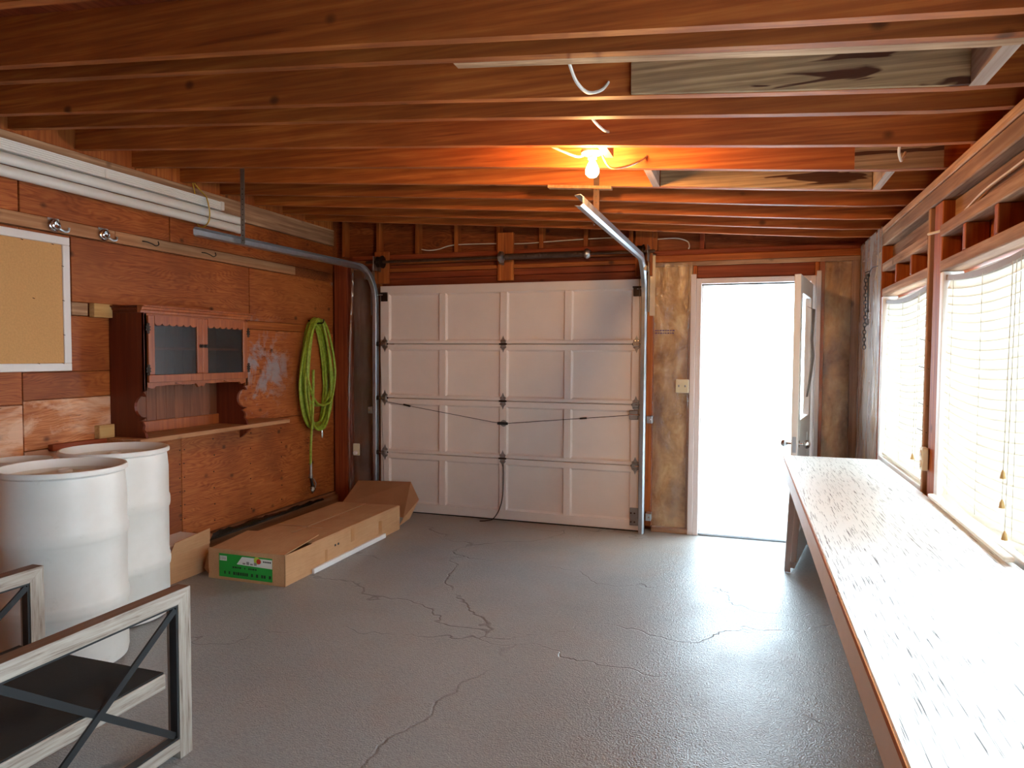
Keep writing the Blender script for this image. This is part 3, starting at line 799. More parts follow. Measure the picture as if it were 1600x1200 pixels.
LM = Matrix(((d.x, nrm.x, 0, hp.x), (d.y, nrm.y, 0, hp.y), (0, 0, 1, 0), (0, 0, 0, 1)))
T = .022
leaf = MB().cbox(LL - .11, LL, -T, T, .02, 2.06, .003, LM).build('door_leaf', 'white_paint', pd)
for a, b, z0, z1, nm in ((0, .11, .02, 2.06, 'stile'), (.11, LL - .11, 1.94, 2.06, 'rail'), (.11, LL - .11, .02, .24, 'rail'), (.11, LL - .11, .92, 1.05, 'rail')):
    MB().cbox(a, b, -T, T, z0, z1, .003, LM).build(nm, 'white_paint', leaf)
MB().cbox(.11, LL - .11, -.008, .008, .24, .92, .002, LM).build('panel', 'white_paint', leaf)
MB().cbox(.11, LL - .11, -.003, .003, 1.05, 1.94, .001, LM).build('pane', 'glass', leaf)
for s in (-1, 1):
    prof = [(0, .075), (.018, .072), (.028, .060), (.030, .048), (.022, .036), (.010, .028), (.010, .004), (.026, .003), (.026, 0)]
    kb = MB().lathe(prof, (0, 0, 0), 18, 'Z')
    rot = LM @ Matrix.Translation((LL - .06, s * T, .886)) @ Matrix.Rotation(-s * math.pi / 2, 4, 'X')
    kb.v = [rot @ v for v in kb.v]; kb.build('knob', 'chrome', leaf)
MB().cbox(LL, LL + .002, -.012, .012, .83, .94, .0005, LM).build('latch_plate', 'galv', leaf)
# torn veneer hanging off the hinge-side face
tv = MB(); pts = [(-.002, 1.86), (.030, 1.84), (.024, 1.62), (.032, 1.50), (.020, 1.34), (.004, 1.20)]
for (o0, z0), (o1, z1) in zip(pts, pts[1:]):
    tv.add([LM @ Vector((LL * .55, T + .004 + o0, z0)), LM @ Vector((LL * .55 - .06, T + .006 + o0 * 1.4, z0)), LM @ Vector((LL * .55 - .06, T + .006 + o1 * 1.4, z1)), LM @ Vector((LL * .55, T + .004 + o1, z1)),
            LM @ Vector((LL * .55, T + .009 + o0, z0)), LM @ Vector((LL * .55 - .06, T + .011 + o0 * 1.4, z0)), LM @ Vector((LL * .55 - .06, T + .011 + o1 * 1.4, z1)), LM @ Vector((LL * .55, T + .009 + o1, z1))],
           [(0, 1, 2, 3), (7, 6, 5, 4), (0, 3, 7, 4), (1, 2, 6, 5), (0, 1, 5, 4), (3, 2, 6, 7)])
tv.build('torn_veneer', 'torn_grey', leaf)

# ================================================================== THINGS
# ---- door tracks
def track(x, yend, zh, label, s):
    """channel bent from the vertical run into the horizontal run; s = side the channel opens to"""
    t = thing('door_track', label, 'door track', (x, 5.86, 0), 'overhead door tracks')
    yv, r = 5.865, .30
    pts = [(yv, .0), (yv, zh - r)]
    for k in range(1, 13):
        a = math.pi / 2 * k / 12; pts.append((yv - r + r * math.cos(a), zh - r + r * math.sin(a)))
    pts.append((yend, zh - .02))
    # channel cross section: across (x) and outward normal (in the bend plane)
    prof = [(-.024, .012), (-.024, -.012), (-.030, -.018), (.0, -.026), (.030, -.018), (.024, -.012), (.024, .012)]
    prof = [(-.026, .018), (-.030, -.010), (-.018, -.024), (.018, -.024), (.030, -.010), (.026, .018)]
    th = .0022; mb = MB(); vs = []; n = len(prof)
    for i, (y, z) in enumerate(pts):
        a = Vector(pts[max(i - 1, 0)]); b = Vector(pts[min(i + 1, len(pts) - 1)]); tn = (b - a).normalized(); nn = Vector((-tn.y, tn.x))
        for q in range(2):
            for (u, v) in prof:
                # u runs in the bend plane, v across toward the channel side
                uu = u * (1 - q * .07); vv = v + q * th * 1.5
                vs.append((x + s * -vv, y + nn.x * uu, z + nn.y * uu))
    fs = []
    for i in range(len(pts) - 1):
        for q in range(2):
            for k in range(n - 1):
                b0 = i * 2 * n + q * n + k; fs.append((b0, b0 + 1, b0 + 2 * n + 1, b0 + 2 * n))
        for k in (0, n - 1):
            b0 = i * 2 * n + k; fs.append((b0, b0 + n, b0 + 3 * n, b0 + 2 * n))
    for i in (0, len(pts) - 1):
        for k in range(n - 1):
            b0 = i * 2 * n + k; fs.append((b0, b0 + 1, b0 + n + 1, b0 + n))
    mb.add(vs, fs, False); mb.build('rail', 'galv', t)
    # hanger angle down from a joist, flag bracket and jamb clips
    yh = 4.022; zt = zh - .02 * (yv - yh) / (yv - yend)
    h = MB(); top = jz(x) + .10
    h.box(x - s * .030 - .017, x - s * .030 + .017, yh - .023, yh - .0205, zt - .02, top); h.box(x - s * .030 - .017, x - s * .030 - .0145, yh - .0205, yh + .012, zt - .02, jz(x) - .001)
    hg = h.build('hanger_angle', 'rust' if s > 0 else 'dull_steel', t)
    k = 0; z = zt
    while z < jz(x) - .02:
        MB().lathe([(0, -.0012), (.004, -.001), (.004, 0)], (x - s * .03, yh - .023, z), 8, 'Y').build('hole_plug', 'black_plastic', hg); z += .035
    f = MB(); fx = x + s * .034
    f.box(fx - .002, fx + .002, yv - .02, WB - .001, 1.86, zh - .02); f.box(min(fx, fx + s * .045), max(fx, fx + s * .045), WB - .005, WB - .001, 1.83, zh + .06)
    f.box(min(fx, fx - s * .02), max(fx, fx - s * .02), yv - .14, yv + .02, zh - .10, zh - .06)
    f.build('flag_bracket', 'dull_steel', t)
    for z in (.14, .96):
        cl = MB().cbox(min(fx, fx + s * .045), max(fx, fx + s * .045), yv - .004, WB - .001, z - .03, z + .03, .002).build('jamb_clip', 'galv', t)
        MB().lathe([(0, -.008), (.008, -.006), (.008, 0)], (fx + s * .028, yv - .004, z), 6, 'Y').build('bolt', 'chrome', cl)
    return t
track(-3.305, 3.60, 2.285, 'galvanised overhead door track curving up beside the green hose', -1)
track(-.790, 3.42, 2.285, 'galvanised overhead door track bending up beside the person door', 1)

# ---- torsion shaft
ts = thing('torsion_shaft', 'brown torsion bar with a spring above the garage door', 'torsion bar', (-2.03, 5.80, 2.347))
MB().tube([(-3.36, 5.80, 2.347), (-.70, 5.80, 2.347)], .0125, 12).build('shaft', 'rust', ts)
sp = MB(); prof = []
n = 64
for k in range(n + 1):
    x = -1.985 + k * .705 / n
    prof += [(.024, x - .0035), (.029, x)]
sp.lathe([(r, x) for r, x in prof], (0, 5.80, 2.347), 14, 'X'); sp.build('spring', 'rust', ts)
MB().lathe([(.013, -.02), (.032, -.02), (.044, -.006), (.044, .006), (.030, .03), (.013, .03)], (-1.265, 5.80, 2.347), 16, 'X').build('winding_cone', 'galv', ts)
an = MB().lathe([(.013, -.03), (.036, -.03), (.050, -.012), (.050, .008), (.032, .02), (.013, .02)], (-2.02, 5.80, 2.347), 16, 'X').build('anchor_cone', 'galv', ts)
MB().cbox(-2.05, -2.035, 5.80, 5.908, 2.29, 2.40, .003).build('anchor_plate', 'dull_steel', ts)
for x, s in ((-3.215, -1), (-.815, 1)):
    MB().lathe([(.013, -.03), (.040, -.03), (.052, -.024), (.048, -.012), (.048, .012), (.058, .02), (.058, .028), (.013, .028)], (x, 5.80, 2.347), 20, 'X').build('cable_drum', 'dark_steel', ts)
    MB().cbox(min(x + s * .055, x + s * .06), max(x + s * .055, x + s * .06), 5.77, 5.912, 2.27, 2.40, .002).build('end_bearing_plate', 'dull_steel', ts)
    MB().tube([(x, 5.752, 2.34), (x, 5.87, .12)], .002, 5).build('lift_cable', 'dark_steel', ts)

# ---- lamp
BX, BY = -.712, 3.37
lm = thing('ceiling_lamp', 'bare lit bulb in a round white ceiling holder', 'lamp', (BX, BY, 2.49))
MB().lathe([(0, .0), (.052, .0), (.056, -.008), (.054, -.018), (.040, -.026), (.022, -.030), (.022, -.046), (.017, -.048), (0, -.048)], (BX, BY, 2.492), 28).build('lamp_holder', 'porcelain', lm)
MB().lathe([(.012, 0), (.015, -.012), (.022, -.026), (.031, -.046), (.033, -.058), (.030, -.072), (.020, -.084), (.008, -.089), (0, -.090)], (BX, BY, 2.446), 24).build('bulb', 'bulb', lm)
MB().cbox(BX - .02, BX + .055, BY - .02, BY + .06, 2.492, 2.60, .004).build('mounting_block', 'woodY', lm)

# ---- cables
def cable(pts, r, label, mat='cable_white', name='cable', cat='cable', n=6):
    p = smooth_path(pts, 6)
    o = MB().tube(p, r, n).build(name, mat, org=p[0]); return tag(o, label, cat)
cable([(-.56, 2.262, jz(-.56) + .01), (-.55, 2.33, jz(-.55) - .03), (-.53, 2.42, jz(-.53) - .035), (-.50, 2.50, jz(-.5) + .0), (-.485, 2.561, jz(-.48) + .05)], .006, 'white cable stub drooping between the two nearest joists')
cable([(-.65, 2.784, jz(-.65) - .0 + .09), (-.61, 2.85, jz(-.6) + .02), (-.60, 3.05, jz(-.6) + .03), (-.60, 3.186, jz(-.6) + .06)], .006, 'short white cable looping through the joist ahead of the lamp')
cable([(BX + .03, BY + .02, 2.50), (BX + .07, BY + .06, 2.42), (BX + .13, BY + .12, 2.428), (BX + .20, BY + .19, 2.47), (BX + .23, 3.591, 2.50)], .006, 'brown cable running from the lit bulb into the joist on its right', 'tape')
cable([(BX - .20, 3.226, 2.50), (BX - .14, 3.27, 2.475), (BX - .06, 3.34, 2.455), (BX - .02, BY + .01, 2.492)], .006, 'white cable reaching the lit bulb from the left')
cable([(-2.88, WB + .03, 2.475), (-2.80, WB + .02, 2.462), (-2.70, WB + .02, 2.468), (-2.55, WB + .02, 2.50), (-2.2, WB + .02, 2.497), (-1.9, WB + .025, 2.485), (-1.5, WB + .025, 2.495), (-1.1, WB + .03, 2.50), (-.9, WB + .03, 2.48)], .005, 'thin white cable strung across the studs above the garage door')
cable([(-.70, WB + .03, 2.47), (-.55, WB + .02, 2.47), (-.46, WB + .01, 2.44), (-.44, WB + .005, 2.40), (-.445, WB - .004, 2.374)], .005, 'thin white cable curving down above the person door')
hc = cable([(.815, 3.76, 2.075), (.875, 3.64, 2.085), (.882, 3.4, 2.125), (.884, 3.2, 2.150), (.884, 2.9, 2.158), (.884, 2.5, 2.165), (.884, 1.9, 2.16)], .0065, None)
hc.parent = wall_r; del hc['category']
cable([(.62, 3.225, jz(.62) + .06), (.60, 3.30, jz(.6) + .02), (.63, 3.42, jz(.63) - .006), (.66, 3.50, jz(.66) + .05)], .006, 'white cable end hanging between joists near the right wall')

# ---- white pipes tied to the left wall
def pipe(y0, y1, z, kind, label, zs=0.0):
    x = -3.742
    p = thing('white_pipe', label, 'pipe', (x, (y0 + y1) / 2, z), 'white pipes tied under the joists')
    if kind == 'flute':       # ribbed downspout, squarish
        h, wdt = .030, .030; sec = []
        for k in range(11):
            sec.append((x + wdt - (.003 if k % 2 else 0), z - h + 2 * h * k / 10))
        sec += [(x - wdt, z + h), (x - wdt, z - h)]
        MB().prism(sec, 'Y', y0, y1).build('pipe_body', 'pvc', p)
        MB().cbox(x - .034, x + .036, y1 - .035, y1, z - .0305, z + .034, .004).build('end_cap', 'pvc', p)
        MB().cbox(x + .030, x + .036, 3.30, 3.325, z - .0305, z + .02, .002).build('clip', 'pvc', p)
    else:
        b = MB().lathe([(.031, 0), (.031, y1 - y0), (.026, y1 - y0), (.026, 0), (.031, 0)], (x, y0, z), 20, 'Y'); b.build('pipe_body', 'pvc', p)
        MB().lathe([(.033, 0), (.033, .03), (.031, .03)], (x, y1 - .03, z), 20, 'Y').build('pipe_collar', 'pvc', p)
    return p
pipe(.6, 4.33, 2.590, 'flute', 'ribbed white downspout, topmost of the three white pipes')
pipe(.5, 4.56, 2.524, 'round', 'smooth white pipe, middle of the three white pipes')
pipe(.45, 4.53, 2.4565, 'round', 'smooth white pipe, lowest of the three white pipes')
rp = MB()
rp.tube(smooth_path([(-3.706, 4.14, 2.625), (-3.70, 4.15, 2.585), (-3.70, 4.165, 2.52), (-3.702, 4.16, 2.455), (-3.74, 4.15, 2.412), (-3.785, 4.14, 2.43), (-3.79, 4.12, 2.55), (-3.785, 4.12, 2.63)], 6), .004, 6)
rp.tube(smooth_path([(-3.706, 4.14, 2.625), (-3.73, 4.10, 2.67), (-3.76, 4.06, 2.73)], 6), .004, 6)
rp.tube(smooth_path([(-3.785, 4.12, 2.63), (-3.77, 4.09, 2.68), (-3.76, 4.06, 2.73)], 6), .004, 6)
tag(rp.build('yellow_twine', 'rope', org=(-3.74, 4.14, 2.42)), 'yellow twine tied around the white pipes up to a joist', 'twine')

# ---- notice board
nb = thing('notice_board', 'tan pin board in a chalky white wooden frame', 'notice board', (WL + .017, 2.5, 1.385))
X0, X1 = WL + .017, WL + .035
box('board', 'cork', nb, X0, X0 + .010, 1.90, 3.062, 1.433, 2.121, c=.001)
box('frame_rail', 'frame_white', nb, X0, X1, 1.85, 3.108, 2.122, 2.168); box('frame_rail', 'frame_white', nb, X0, X1, 1.85, 3.108, 1.387, 1.432)
box('frame_rail', 'frame_white', nb, X0, X1, 3.062, 3.108, 1.433, 2.121); box('frame_rail', 'frame_white', nb, X0, X1, 1.85, 1.90, 1.433, 2.121)
for y, z in ((2.82, 2.118), (3.0, 2.118), (3.06, 2.0), (3.06, 1.8), (3.06, 1.6), (2.9, 1.434), (3.05, 1.434), (2.88, 1.80)):
    MB().tube([(X0 + .010, y, z), (X0 + .02, y + .006, z - .004)], .0018, 5).build('tack', 'dark_steel', nb)

# ---- hook hardware on the board
def socket_hook(y, label):
    t = thing('lamp_socket', label, 'wall socket', (WL + .016, y, 2.225), 'metal sockets on the hook board')
    x = WL + .017
    MB().lathe([(0, 0), (.036, 0), (.038, .010), (.034, .016), (.028, .018), (.027, .030), (.020, .034), (.018, .020), (0, .018)], (x, y, 2.228), 22, 'X').build('socket_cup', 'chrome', t)
    MB().cbox(x, x + .004, y - .035, y + .035, 2.255, 2.268, .001).build('mounting_ear', 'galv', t)
    MB().tube(smooth_path([(x + .012, y + .03, 2.212), (x + .02, y + .055, 2.200), (x + .025, y + .075, 2.205), (x + .025, y + .08, 2.225)], 5), .007, 8).build('socket_tail', 'galv', t)
socket_hook(3.02, 'round chrome socket on the hook board above the notice board corner')
socket_hook(3.35, 'round chrome socket on the hook board, further from the notice board')
for y, lab in ((3.70, 'bent wire hook on the board, nearer the chrome sockets'), (4.235, 'bent wire hook on the board above the wooden cabinet')):
    x = WL + .014
    tag(MB().tube(smooth_path([(x - .006, y - .05, 2.235), (x + .02, y - .03, 2.232), (x + .035, y, 2.222), (x + .045, y + .02, 2.212), (x + .05, y + .04, 2.222), (x + .045, y + .04, 2.244)], 6), .0035, 6).build('wire_hook', 'dark_steel', org=(x, y, 2.235)), lab, 'hook')

# ---- wall shelf and pale cleats
sh = thing('wall_shelf', 'long wooden wall shelf under the brown cabinet', 'shelf', (WL, 3.9, .93))
box('shelf_board', 'board_wood', sh, WL + .001, -3.505, 3.335, 4.825, .932, .962, c=.003)
box('shelf_ledger', 'redY', sh, WL + .001, WL + .04, 2.97, 3.333, .925, .962, c=.003)
for y in (3.45, 4.6):
    MB().prism([(WL + .001, .931), (-3.66, .931), (WL + .001, .82)], 'Y', y - .012, y + .012).build('shelf_bracket', 'redZ', sh)
tag(MB().cbox(WL + .001, WL + .045, 3.255, 3.386, 1.713, 1.797, .003).build('wood_cleat', 'pale_wood', org=(WL, 3.32, 1.713)), 'pale pine block on the wall at the top of the cabinet', 'wood block')
tag(MB().cbox(WL + .001, WL + .045, 3.275, 3.386, .9630, 1.045, .003).build('wood_cleat', 'pale_wood', org=(WL, 3.33, .963)), 'pale pine block on the shelf at the foot of the cabinet', 'wood block')

# ---- hutch cabinet
HY0, HY1, HX0, HX1, HZ0, HZ1 = 3.392, 4.342, WL + .006, -3.525, .963, 1.79
hu = thing('hutch_cabinet', 'brown wooden hutch with two glazed doors and scalloped trim', 'cabinet', (HX0, (HY0 + HY1) / 2, HZ0))
HM = 1.285          # underside of the glazed part
def side_profile():
    p = [(HX0, HZ0), (HX1 + .005, HZ0), (HX1 - .005, HZ0 + .03), (HX1 - .025, HZ0 + .05), (HX1 - .018, HZ0 + .075), (HX1 - .03, HZ0 + .095)]
    cx_, cz_, r = HX1 - .055, HZ0 + .175, .068
    q = [(HX1 - .05, HZ0 + .105)]
    # round cut-out biting back into the side
    for k in range(0, 11):
        a = math.radians(-70 - k * 22)
        q.append((cx_ + .03 + r * math.cos(a) * .9, cz_ + .02 + r * math.sin(a)))
    p += q
    p += [(HX1 - .03, HM - .035), (HX1, HM - .03), (HX1, HZ1 - .03), (HX0, HZ1 - .03)]
    return p
for y in (HY0, HY1 - .02):
    MB().prism(side_profile(), 'Y', y, y + .02).build('side_panel', 'hutch_dark', hu)
box('shelf_floor', 'hutch', hu, HX0, HX1 - .022, HY0 + .02, HY1 - .02, HM, HM + .018); box('top_board', 'hutch', hu, HX0, HX1 - .002, HY0 + .02, HY1 - .02, HZ1 - .05, HZ1 - .03)
box('bottom_rail', 'hutch', hu, HX0 + .015, HX0 + .03, HY0 + .02, HY1 - .02, HZ0, HZ0 + .075)
box('inner_shelf', 'hutch', hu, HX0 + .013, HX1 - .06, HY0 + .02, HY1 - .02, 1.515, 1.530)
n = 11
for k in range(n):
    a = HY0 + .02 + k * (HY1 - HY0 - .04) / n; b = HY0 + .02 + (k + 1) * (HY1 - HY0 - .04) / n
    box('back_board', 'hutch_back', hu, HX0, HX0 + .012, a + .001, b - .001, HZ0, HZ1 - .05, c=.003)
cr = [(HX1 - .02, HZ1 - .045), (HX1 + .004, HZ1 - .045), (HX1 + .006, HZ1 - .032), (HX1 + .014, HZ1 - .026), (HX1 + .018, HZ1 - .012), (HX1 + .028, HZ1 - .008), (HX1 + .028, HZ1), (HX1 - .02, HZ1)]
MB().prism(cr, 'Y', HY0 - .028, HY1 + .028).build('crown_moulding', 'hutch', hu)
for s, y in ((-1, HY0), (1, HY1)):
    prof = [(y, HZ1 - .045), (y + s * .004, HZ1 - .045), (y + s * .006, HZ1 - .032), (y + s * .014, HZ1 - .026), (y + s * .018, HZ1 - .012), (y + s * .028, HZ1 - .008), (y + s * .028, HZ1), (y, HZ1)]
    MB().prism(prof, 'X', HX0, HX1 - .02).build('crown_moulding', 'hutch_dark', hu)
box('crown_top', 'hutch_dark', hu, HX0, HX1 - .02, HY0, HY1, HZ1 - .03, HZ1 - .001)
# face frame: top rail, bottom scalloped valance, stiles
FX0, FX1 = HX1 - .02, HX1
box('face_rail', 'hutch', hu, FX0, FX1, HY0 + .02, HY1 - .02, HZ1 - .075, HZ1 - .048); box('face_stile', 'hutch', hu, FX0, FX1, HY0, HY0 + .024, HM - .03, HZ1 - .048); box('face_stile', 'hutch', hu, FX0, FX1, HY1 - .024, HY1, HM - .03, HZ1 - .048)
ya_, yb_ = HY0 + .024, HY1 - .024
val = [(ya_, HM + .028)]; val2 = []
for k in range(41):
    u = k / 40; y = ya_ + u * (yb_ - ya_)
    z = HM - .012 - .018 * abs(math.sin(u * math.pi * 4)) ** .7 + (.030 if abs(u - .5) > .03 else 0) - (0 if .06 < u < .94 else .022)
    val2.append((y, z))
MB().prism([(yb_, HM + .028), (ya_, HM + .028)] + val2, 'X', FX0, FX1).build('valance', 'hutch', hu)
ym = (HY0 + HY1) / 2
def hutch_door(y0, y1, side):
    z0, z1 = HM + .024, HZ1 - .062; x0, x1 = HX1 + .001, HX1 + .019
    dpart = box('door', 'hutch', hu, x0, x1, y0, y1, z0, z0 + .048)
    box('door_stile', 'hutch', dpart, x0, x1, y0, y0 + .048, z0 + .049, z1); box('door_stile', 'hutch', dpart, x0, x1, y1 - .048, y1, z0 + .049, z1)
    ns = 6; a, b = y0 + .049, y1 - .049; zt = z1 - .045
    poly = [(b, z1), (a, z1)]
    for k in range(ns):
        for q in range(7):
            u = q / 6; poly.append((a + (k + u) * (b - a) / ns, zt - .016 * math.sin(math.pi * u) ** .6))
    MB().prism(poly, 'X', x0, x1).build('scalloped_rail', 'hutch', dpart)
    MB().box(x0 + .004, x0 + .007, a - .001, b + .001, z0 + .048, z1 - .02).build('pane', 'cab_glass', dpart)
    kx = y1 - .020 if side < 0 else y0 + .020
    MB().lathe([(0, .026), (.009, .024), (.012, .017), (.006, .010), (.006, .003), (.013, .001), (.013, 0)], (x1, kx, 1.543), 14, 'X').build('knob', 'dark_steel', dpart)
    hy = y0 - .004 if side < 0 else y1 + .004
    for z in (z0 + .08, z1 - .08):
        hm = MB()
        for s in (-1, 1):
            hm.prism([(hy + s * .003, z - .035), (hy + s * .012, z - .028), (hy + s * .008, z - .016), (hy + s * .020, z - .012), (hy + s * .012, z), (hy + s * .020, z + .012), (hy + s * .008, z + .016), (hy + s * .012, z + .028), (hy + s * .003, z + .035)], 'X', x1 - .001, x1 + .0025)
        hm.tube([(x1 + .002, hy, z - .02), (x1 + .002, hy, z + .02)], .004, 8)
        hm.build('hinge', 'dark_steel', dpart)
hutch_door(HY0 + .018, ym - .001, -1); hutch_door(ym + .001, HY1 - .018, 1)

# ---- coiled hose
hz = thing('garden_hose', 'lime green garden hose coiled on the wall with a spray nozzle', 'hose', (-3.735, 5.52, .27))
random.seed(3)
coil = []
NL = 8
cy0 = 5.535
for k in range(NL):
    hw = .225 + random.uniform(-.06, .035); zb = .79 + random.uniform(0, .26) * (1 if k % 3 else .15); zt = 1.79 + random.uniform(-.02, .03)
    xo = -3.785 + .013 * k; sk = random.uniform(-.03, .03)
    for q in range(28):
        a = 2 * math.pi * q / 28
        u = math.sin(a); cz = math.cos(a)
        z = (zt + zb) / 2 + (zt - zb) / 2 * cz
        fr = (zt - z) / (zt - zb)
        wdt = hw * (.62 + .38 * min(1, fr * 1.7))      # narrower at the hook, wide below
        y = cy0 + sk * fr + wdt * math.copysign(abs(u) ** .72, u) + .02 * fr
        coil.append((xo + .010 * q / 28 + .006 * math.sin(a * 2 + k), y, z))
hm = MB().tube(smooth_path(coil, 2), .0115, 8); hm.build('hose_coil', 'hose', hz)
MB().tube(smooth_path([(-3.672, 5.40, 1.35), (-3.675, 5.395, 1.0), (-3.70, 5.40, .72), (-3.71, 5.405, .55), (-3.712, 5.41, .43)], 8), .0115, 8).build('hanging_end', 'hose', hz)
MB().lathe([(.0125, .12), (.0135, .11), (.0135, .02), (.017, .015), (.019, 0), (.017, -.02), (0, -.02)], (-3.712, 5.41, .385), 14).build('hose_coupling', 'dull_steel', hz)
nz = MB().tube([(-3.712, 5.41, .37), (-3.708, 5.425, .30), (-3.70, 5.43, .27)], [.013, .015, .014], 10).build('nozzle_grip', 'black_plastic', hz)
nzh = MB().lathe([(.0, .0), (.024, .0), (.034, .015), (.036, .045), (.030, .050), (0, .048)], (0, 0, 0), 18, 'Y').build('nozzle_head', 'chrome', hz)
mm = Matrix.Translation(Vector((-3.695, 5.425, .275)) - ORG[hz]) @ Matrix.Rotation(math.radians(160), 4, 'Z') @ Matrix.Rotation(math.radians(-28), 4, 'X')
nzh.data.transform(Matrix.Translation(ORG[hz])); nzh.data.transform(mm)
MB().tube([(-3.70, 5.43, .36), (-3.685, 5.45, .31), (-3.69, 5.445, .27)], .004, 6).build('trigger', 'dull_steel', hz)
MB().lathe([(0, .03), (.009, .03), (.012, 0), (.009, -.04), (0, -.04)], (-3.70, 5.57, .755), 12).build('hose_end', 'chrome', hz)
MB().tube(smooth_path([(-3.81, 5.53, 1.80), (-3.74, 5.53, 1.775), (-3.66, 5.53, 1.775), (-3.645, 5.53, 1.81)], 6), .006, 8).build('hanger_hook', 'dark_steel', hz)

# ---- plastic drums
def drum(cx_, cy_, r, h, label):
    t = thing('plastic_drum', label, 'drum', (cx_, cy_, 0), 'white plastic drums')
    k = h
    prof = [(0, .004), (r * .90, .004), (r * .955, .012), (r * .975, .04), (r * .970, .285 * k), (r * .992, .297 * k), (r * .998, .312 * k), (r * .998, .335 * k), (r * .992, .35 * k), (r * .972, .362 * k), (r * .972, .635 * k), (r * .992, .647 * k), (r, .662 * k), (r, .69 * k), (r * .994, .705 * k), (r * .976, .718 * k),
            (r * .975, .88 * k), (r * .955, .945 * k), (r * .945, .965 * k), (r * .965, .972 * k), (r * .998, .976 * k), (r, .99 * k), (r * .985, k), (r * .955, k), (r * .94, .985 * k), (r * .93, .955 * k)]
    MB().lathe(prof, (cx_, cy_, 0), 56).build('shell', 'poly', t)
    MB().lathe([(r * .94, .985 * k - .001), (r * .925, .935 * k), (r * .60, .938 * k), (0, .938 * k)], (cx_, cy_, 0), 56).build('recessed_lid', 'poly_dirty', t)
    for a in (2.4, 5.5):
        bx_, by_ = cx_ + r * .66 * math.cos(a), cy_ + r * .66 * math.sin(a)
        MB().lathe([(.032, 0), (.032, .014), (.024, .016), (.022, .008), (0, .008)], (bx_, by_, .937 * k), 18).build('bung_cap', 'poly', t)
    return t
drum(-3.100, 2.490, .276, .953, 'white plastic drum nearest the camera, behind the chair')
drum(-3.352, 3.012, .277, .960, 'white plastic drum against the wall, partly behind another drum')
pl = thing('white_pail', 'tall narrow white pail mostly hidden at the left edge', 'pail', (-3.655, 2.70, 0))
MB().lathe([(0, .003), (.105, .003), (.112, .02), (.128, .86), (.136, .90), (.142, .905), (.142, .925), (.134, .925), (.128, .90), (.105, .03), (0, .03)], (-3.655, 2.70, 0), 36).build('pail_body', 'poly', pl)
MB().tube(smooth_path([(-3.655, 2.56, .88), (-3.60, 2.60, .84), (-3.55, 2.70, .83), (-3.60, 2.80, .84), (-3.655, 2.84, .88)], 5), .003, 6).build('pail_bail', 'galv', pl)

# ---- long cardboard box
bxo = thing('cardboard_box', 'long open brown cardboard box with a green end label', 'box', (-3.05, 4.5, 0))
x0, x1, y0, y1, h, th = -3.355, -2.757, 3.727, 5.30, .205, .006
b = MB(); b.box(x0, x1, y0, y1, 0.002, .008); cb_ = b.build('box_base', 'card', bxo)
sr = MB().box(x1 - th, x1, y0, y1, .008, h).build('side_wall', 'card', bxo); MB().box(x0, x0 + th, y0, y1, .008, h - .01).build('side_wall', 'card', bxo)
fw = MB().box(x0, x1, y0 - .001, y0 + th, .002, h).build('end_wall', 'card', bxo); MB().box(x0, x1 - .01, y1 - th, y1, .008, h - .01).build('end_wall', 'card_dark', bxo)
def slab(poly, t, name, mat, parent):
    """thin board from a 3-d outline, thickened along its normal"""
    p = [Vector(q) for q in poly]; nn = (p[1] - p[0]).cross(p[2] - p[0]).normalized() * t; m = len(p)
    return MB().add(p + [q + nn for q in p], [list(range(m))[::-1], list(range(m, 2 * m))] + [(i, (i + 1) % m, m + (i + 1) % m, m + i) for i in range(m)]).build(name, mat, parent)
# two inner packed cartons seen as the lid halves with a slit between
slab([(x0 + .02, y0 + .30, h - .008), (-3.072, y0 + .30, h - .004), (-3.072, y1 - .012, h - .006), (x0 + .02, y1 - .012, h - .012)], .005, 'lid_flap', 'card', bxo)
slab([(-3.060, y0 + .30, h - .006), (x1 - .004, y0 + .30, h), (x1 - .004, y1 - .012, h), (-3.060, y1 - .012, h - .008)], .005, 'lid_flap', 'card', bxo)
MB().box(x0 + .03, x1 - .03, 4.40, 4.43, h + .0005, h + .0015).build('packing_tape', 'tape', bxo)
# near end flap folded in over the top, lifted a little
slab([(x0 - .01, y0, h - .02), (x1, y0, h + .001), (x1 + .012, y0 + .36, h + .045), (x0 + .04, y0 + .34, h + .03)], .005, 'end_flap', 'card', bxo)
slab([(x0 + .01, y0 + .01, h - .03), (x0 - .06, y0 + .06, h - .06), (x0 - .06, y0 + .03, .05), (x0 + .005, y0 + .0, .03)], .005, 'torn_corner', 'card_dark', bxo)
# far end flap folded up and out
slab([(x0 + .03, y1, h - .03), (x1 + .03, y1 + .01, .10), (x1 + .035, y1 + .30, .20), (x1 - .06, y1 + .33, .345), (x0 + .02, y1 + .30, .33)], .005, 'end_flap', 'card_dark', bxo)
slab([(x1, y1 - .01, .03), (x1 + .03, y1 + .03, .10), (x1 + .035, y1 + .30, .20), (x1 + .015, y1 + .16, .06)], .005, 'end_flap', 'card', bxo)
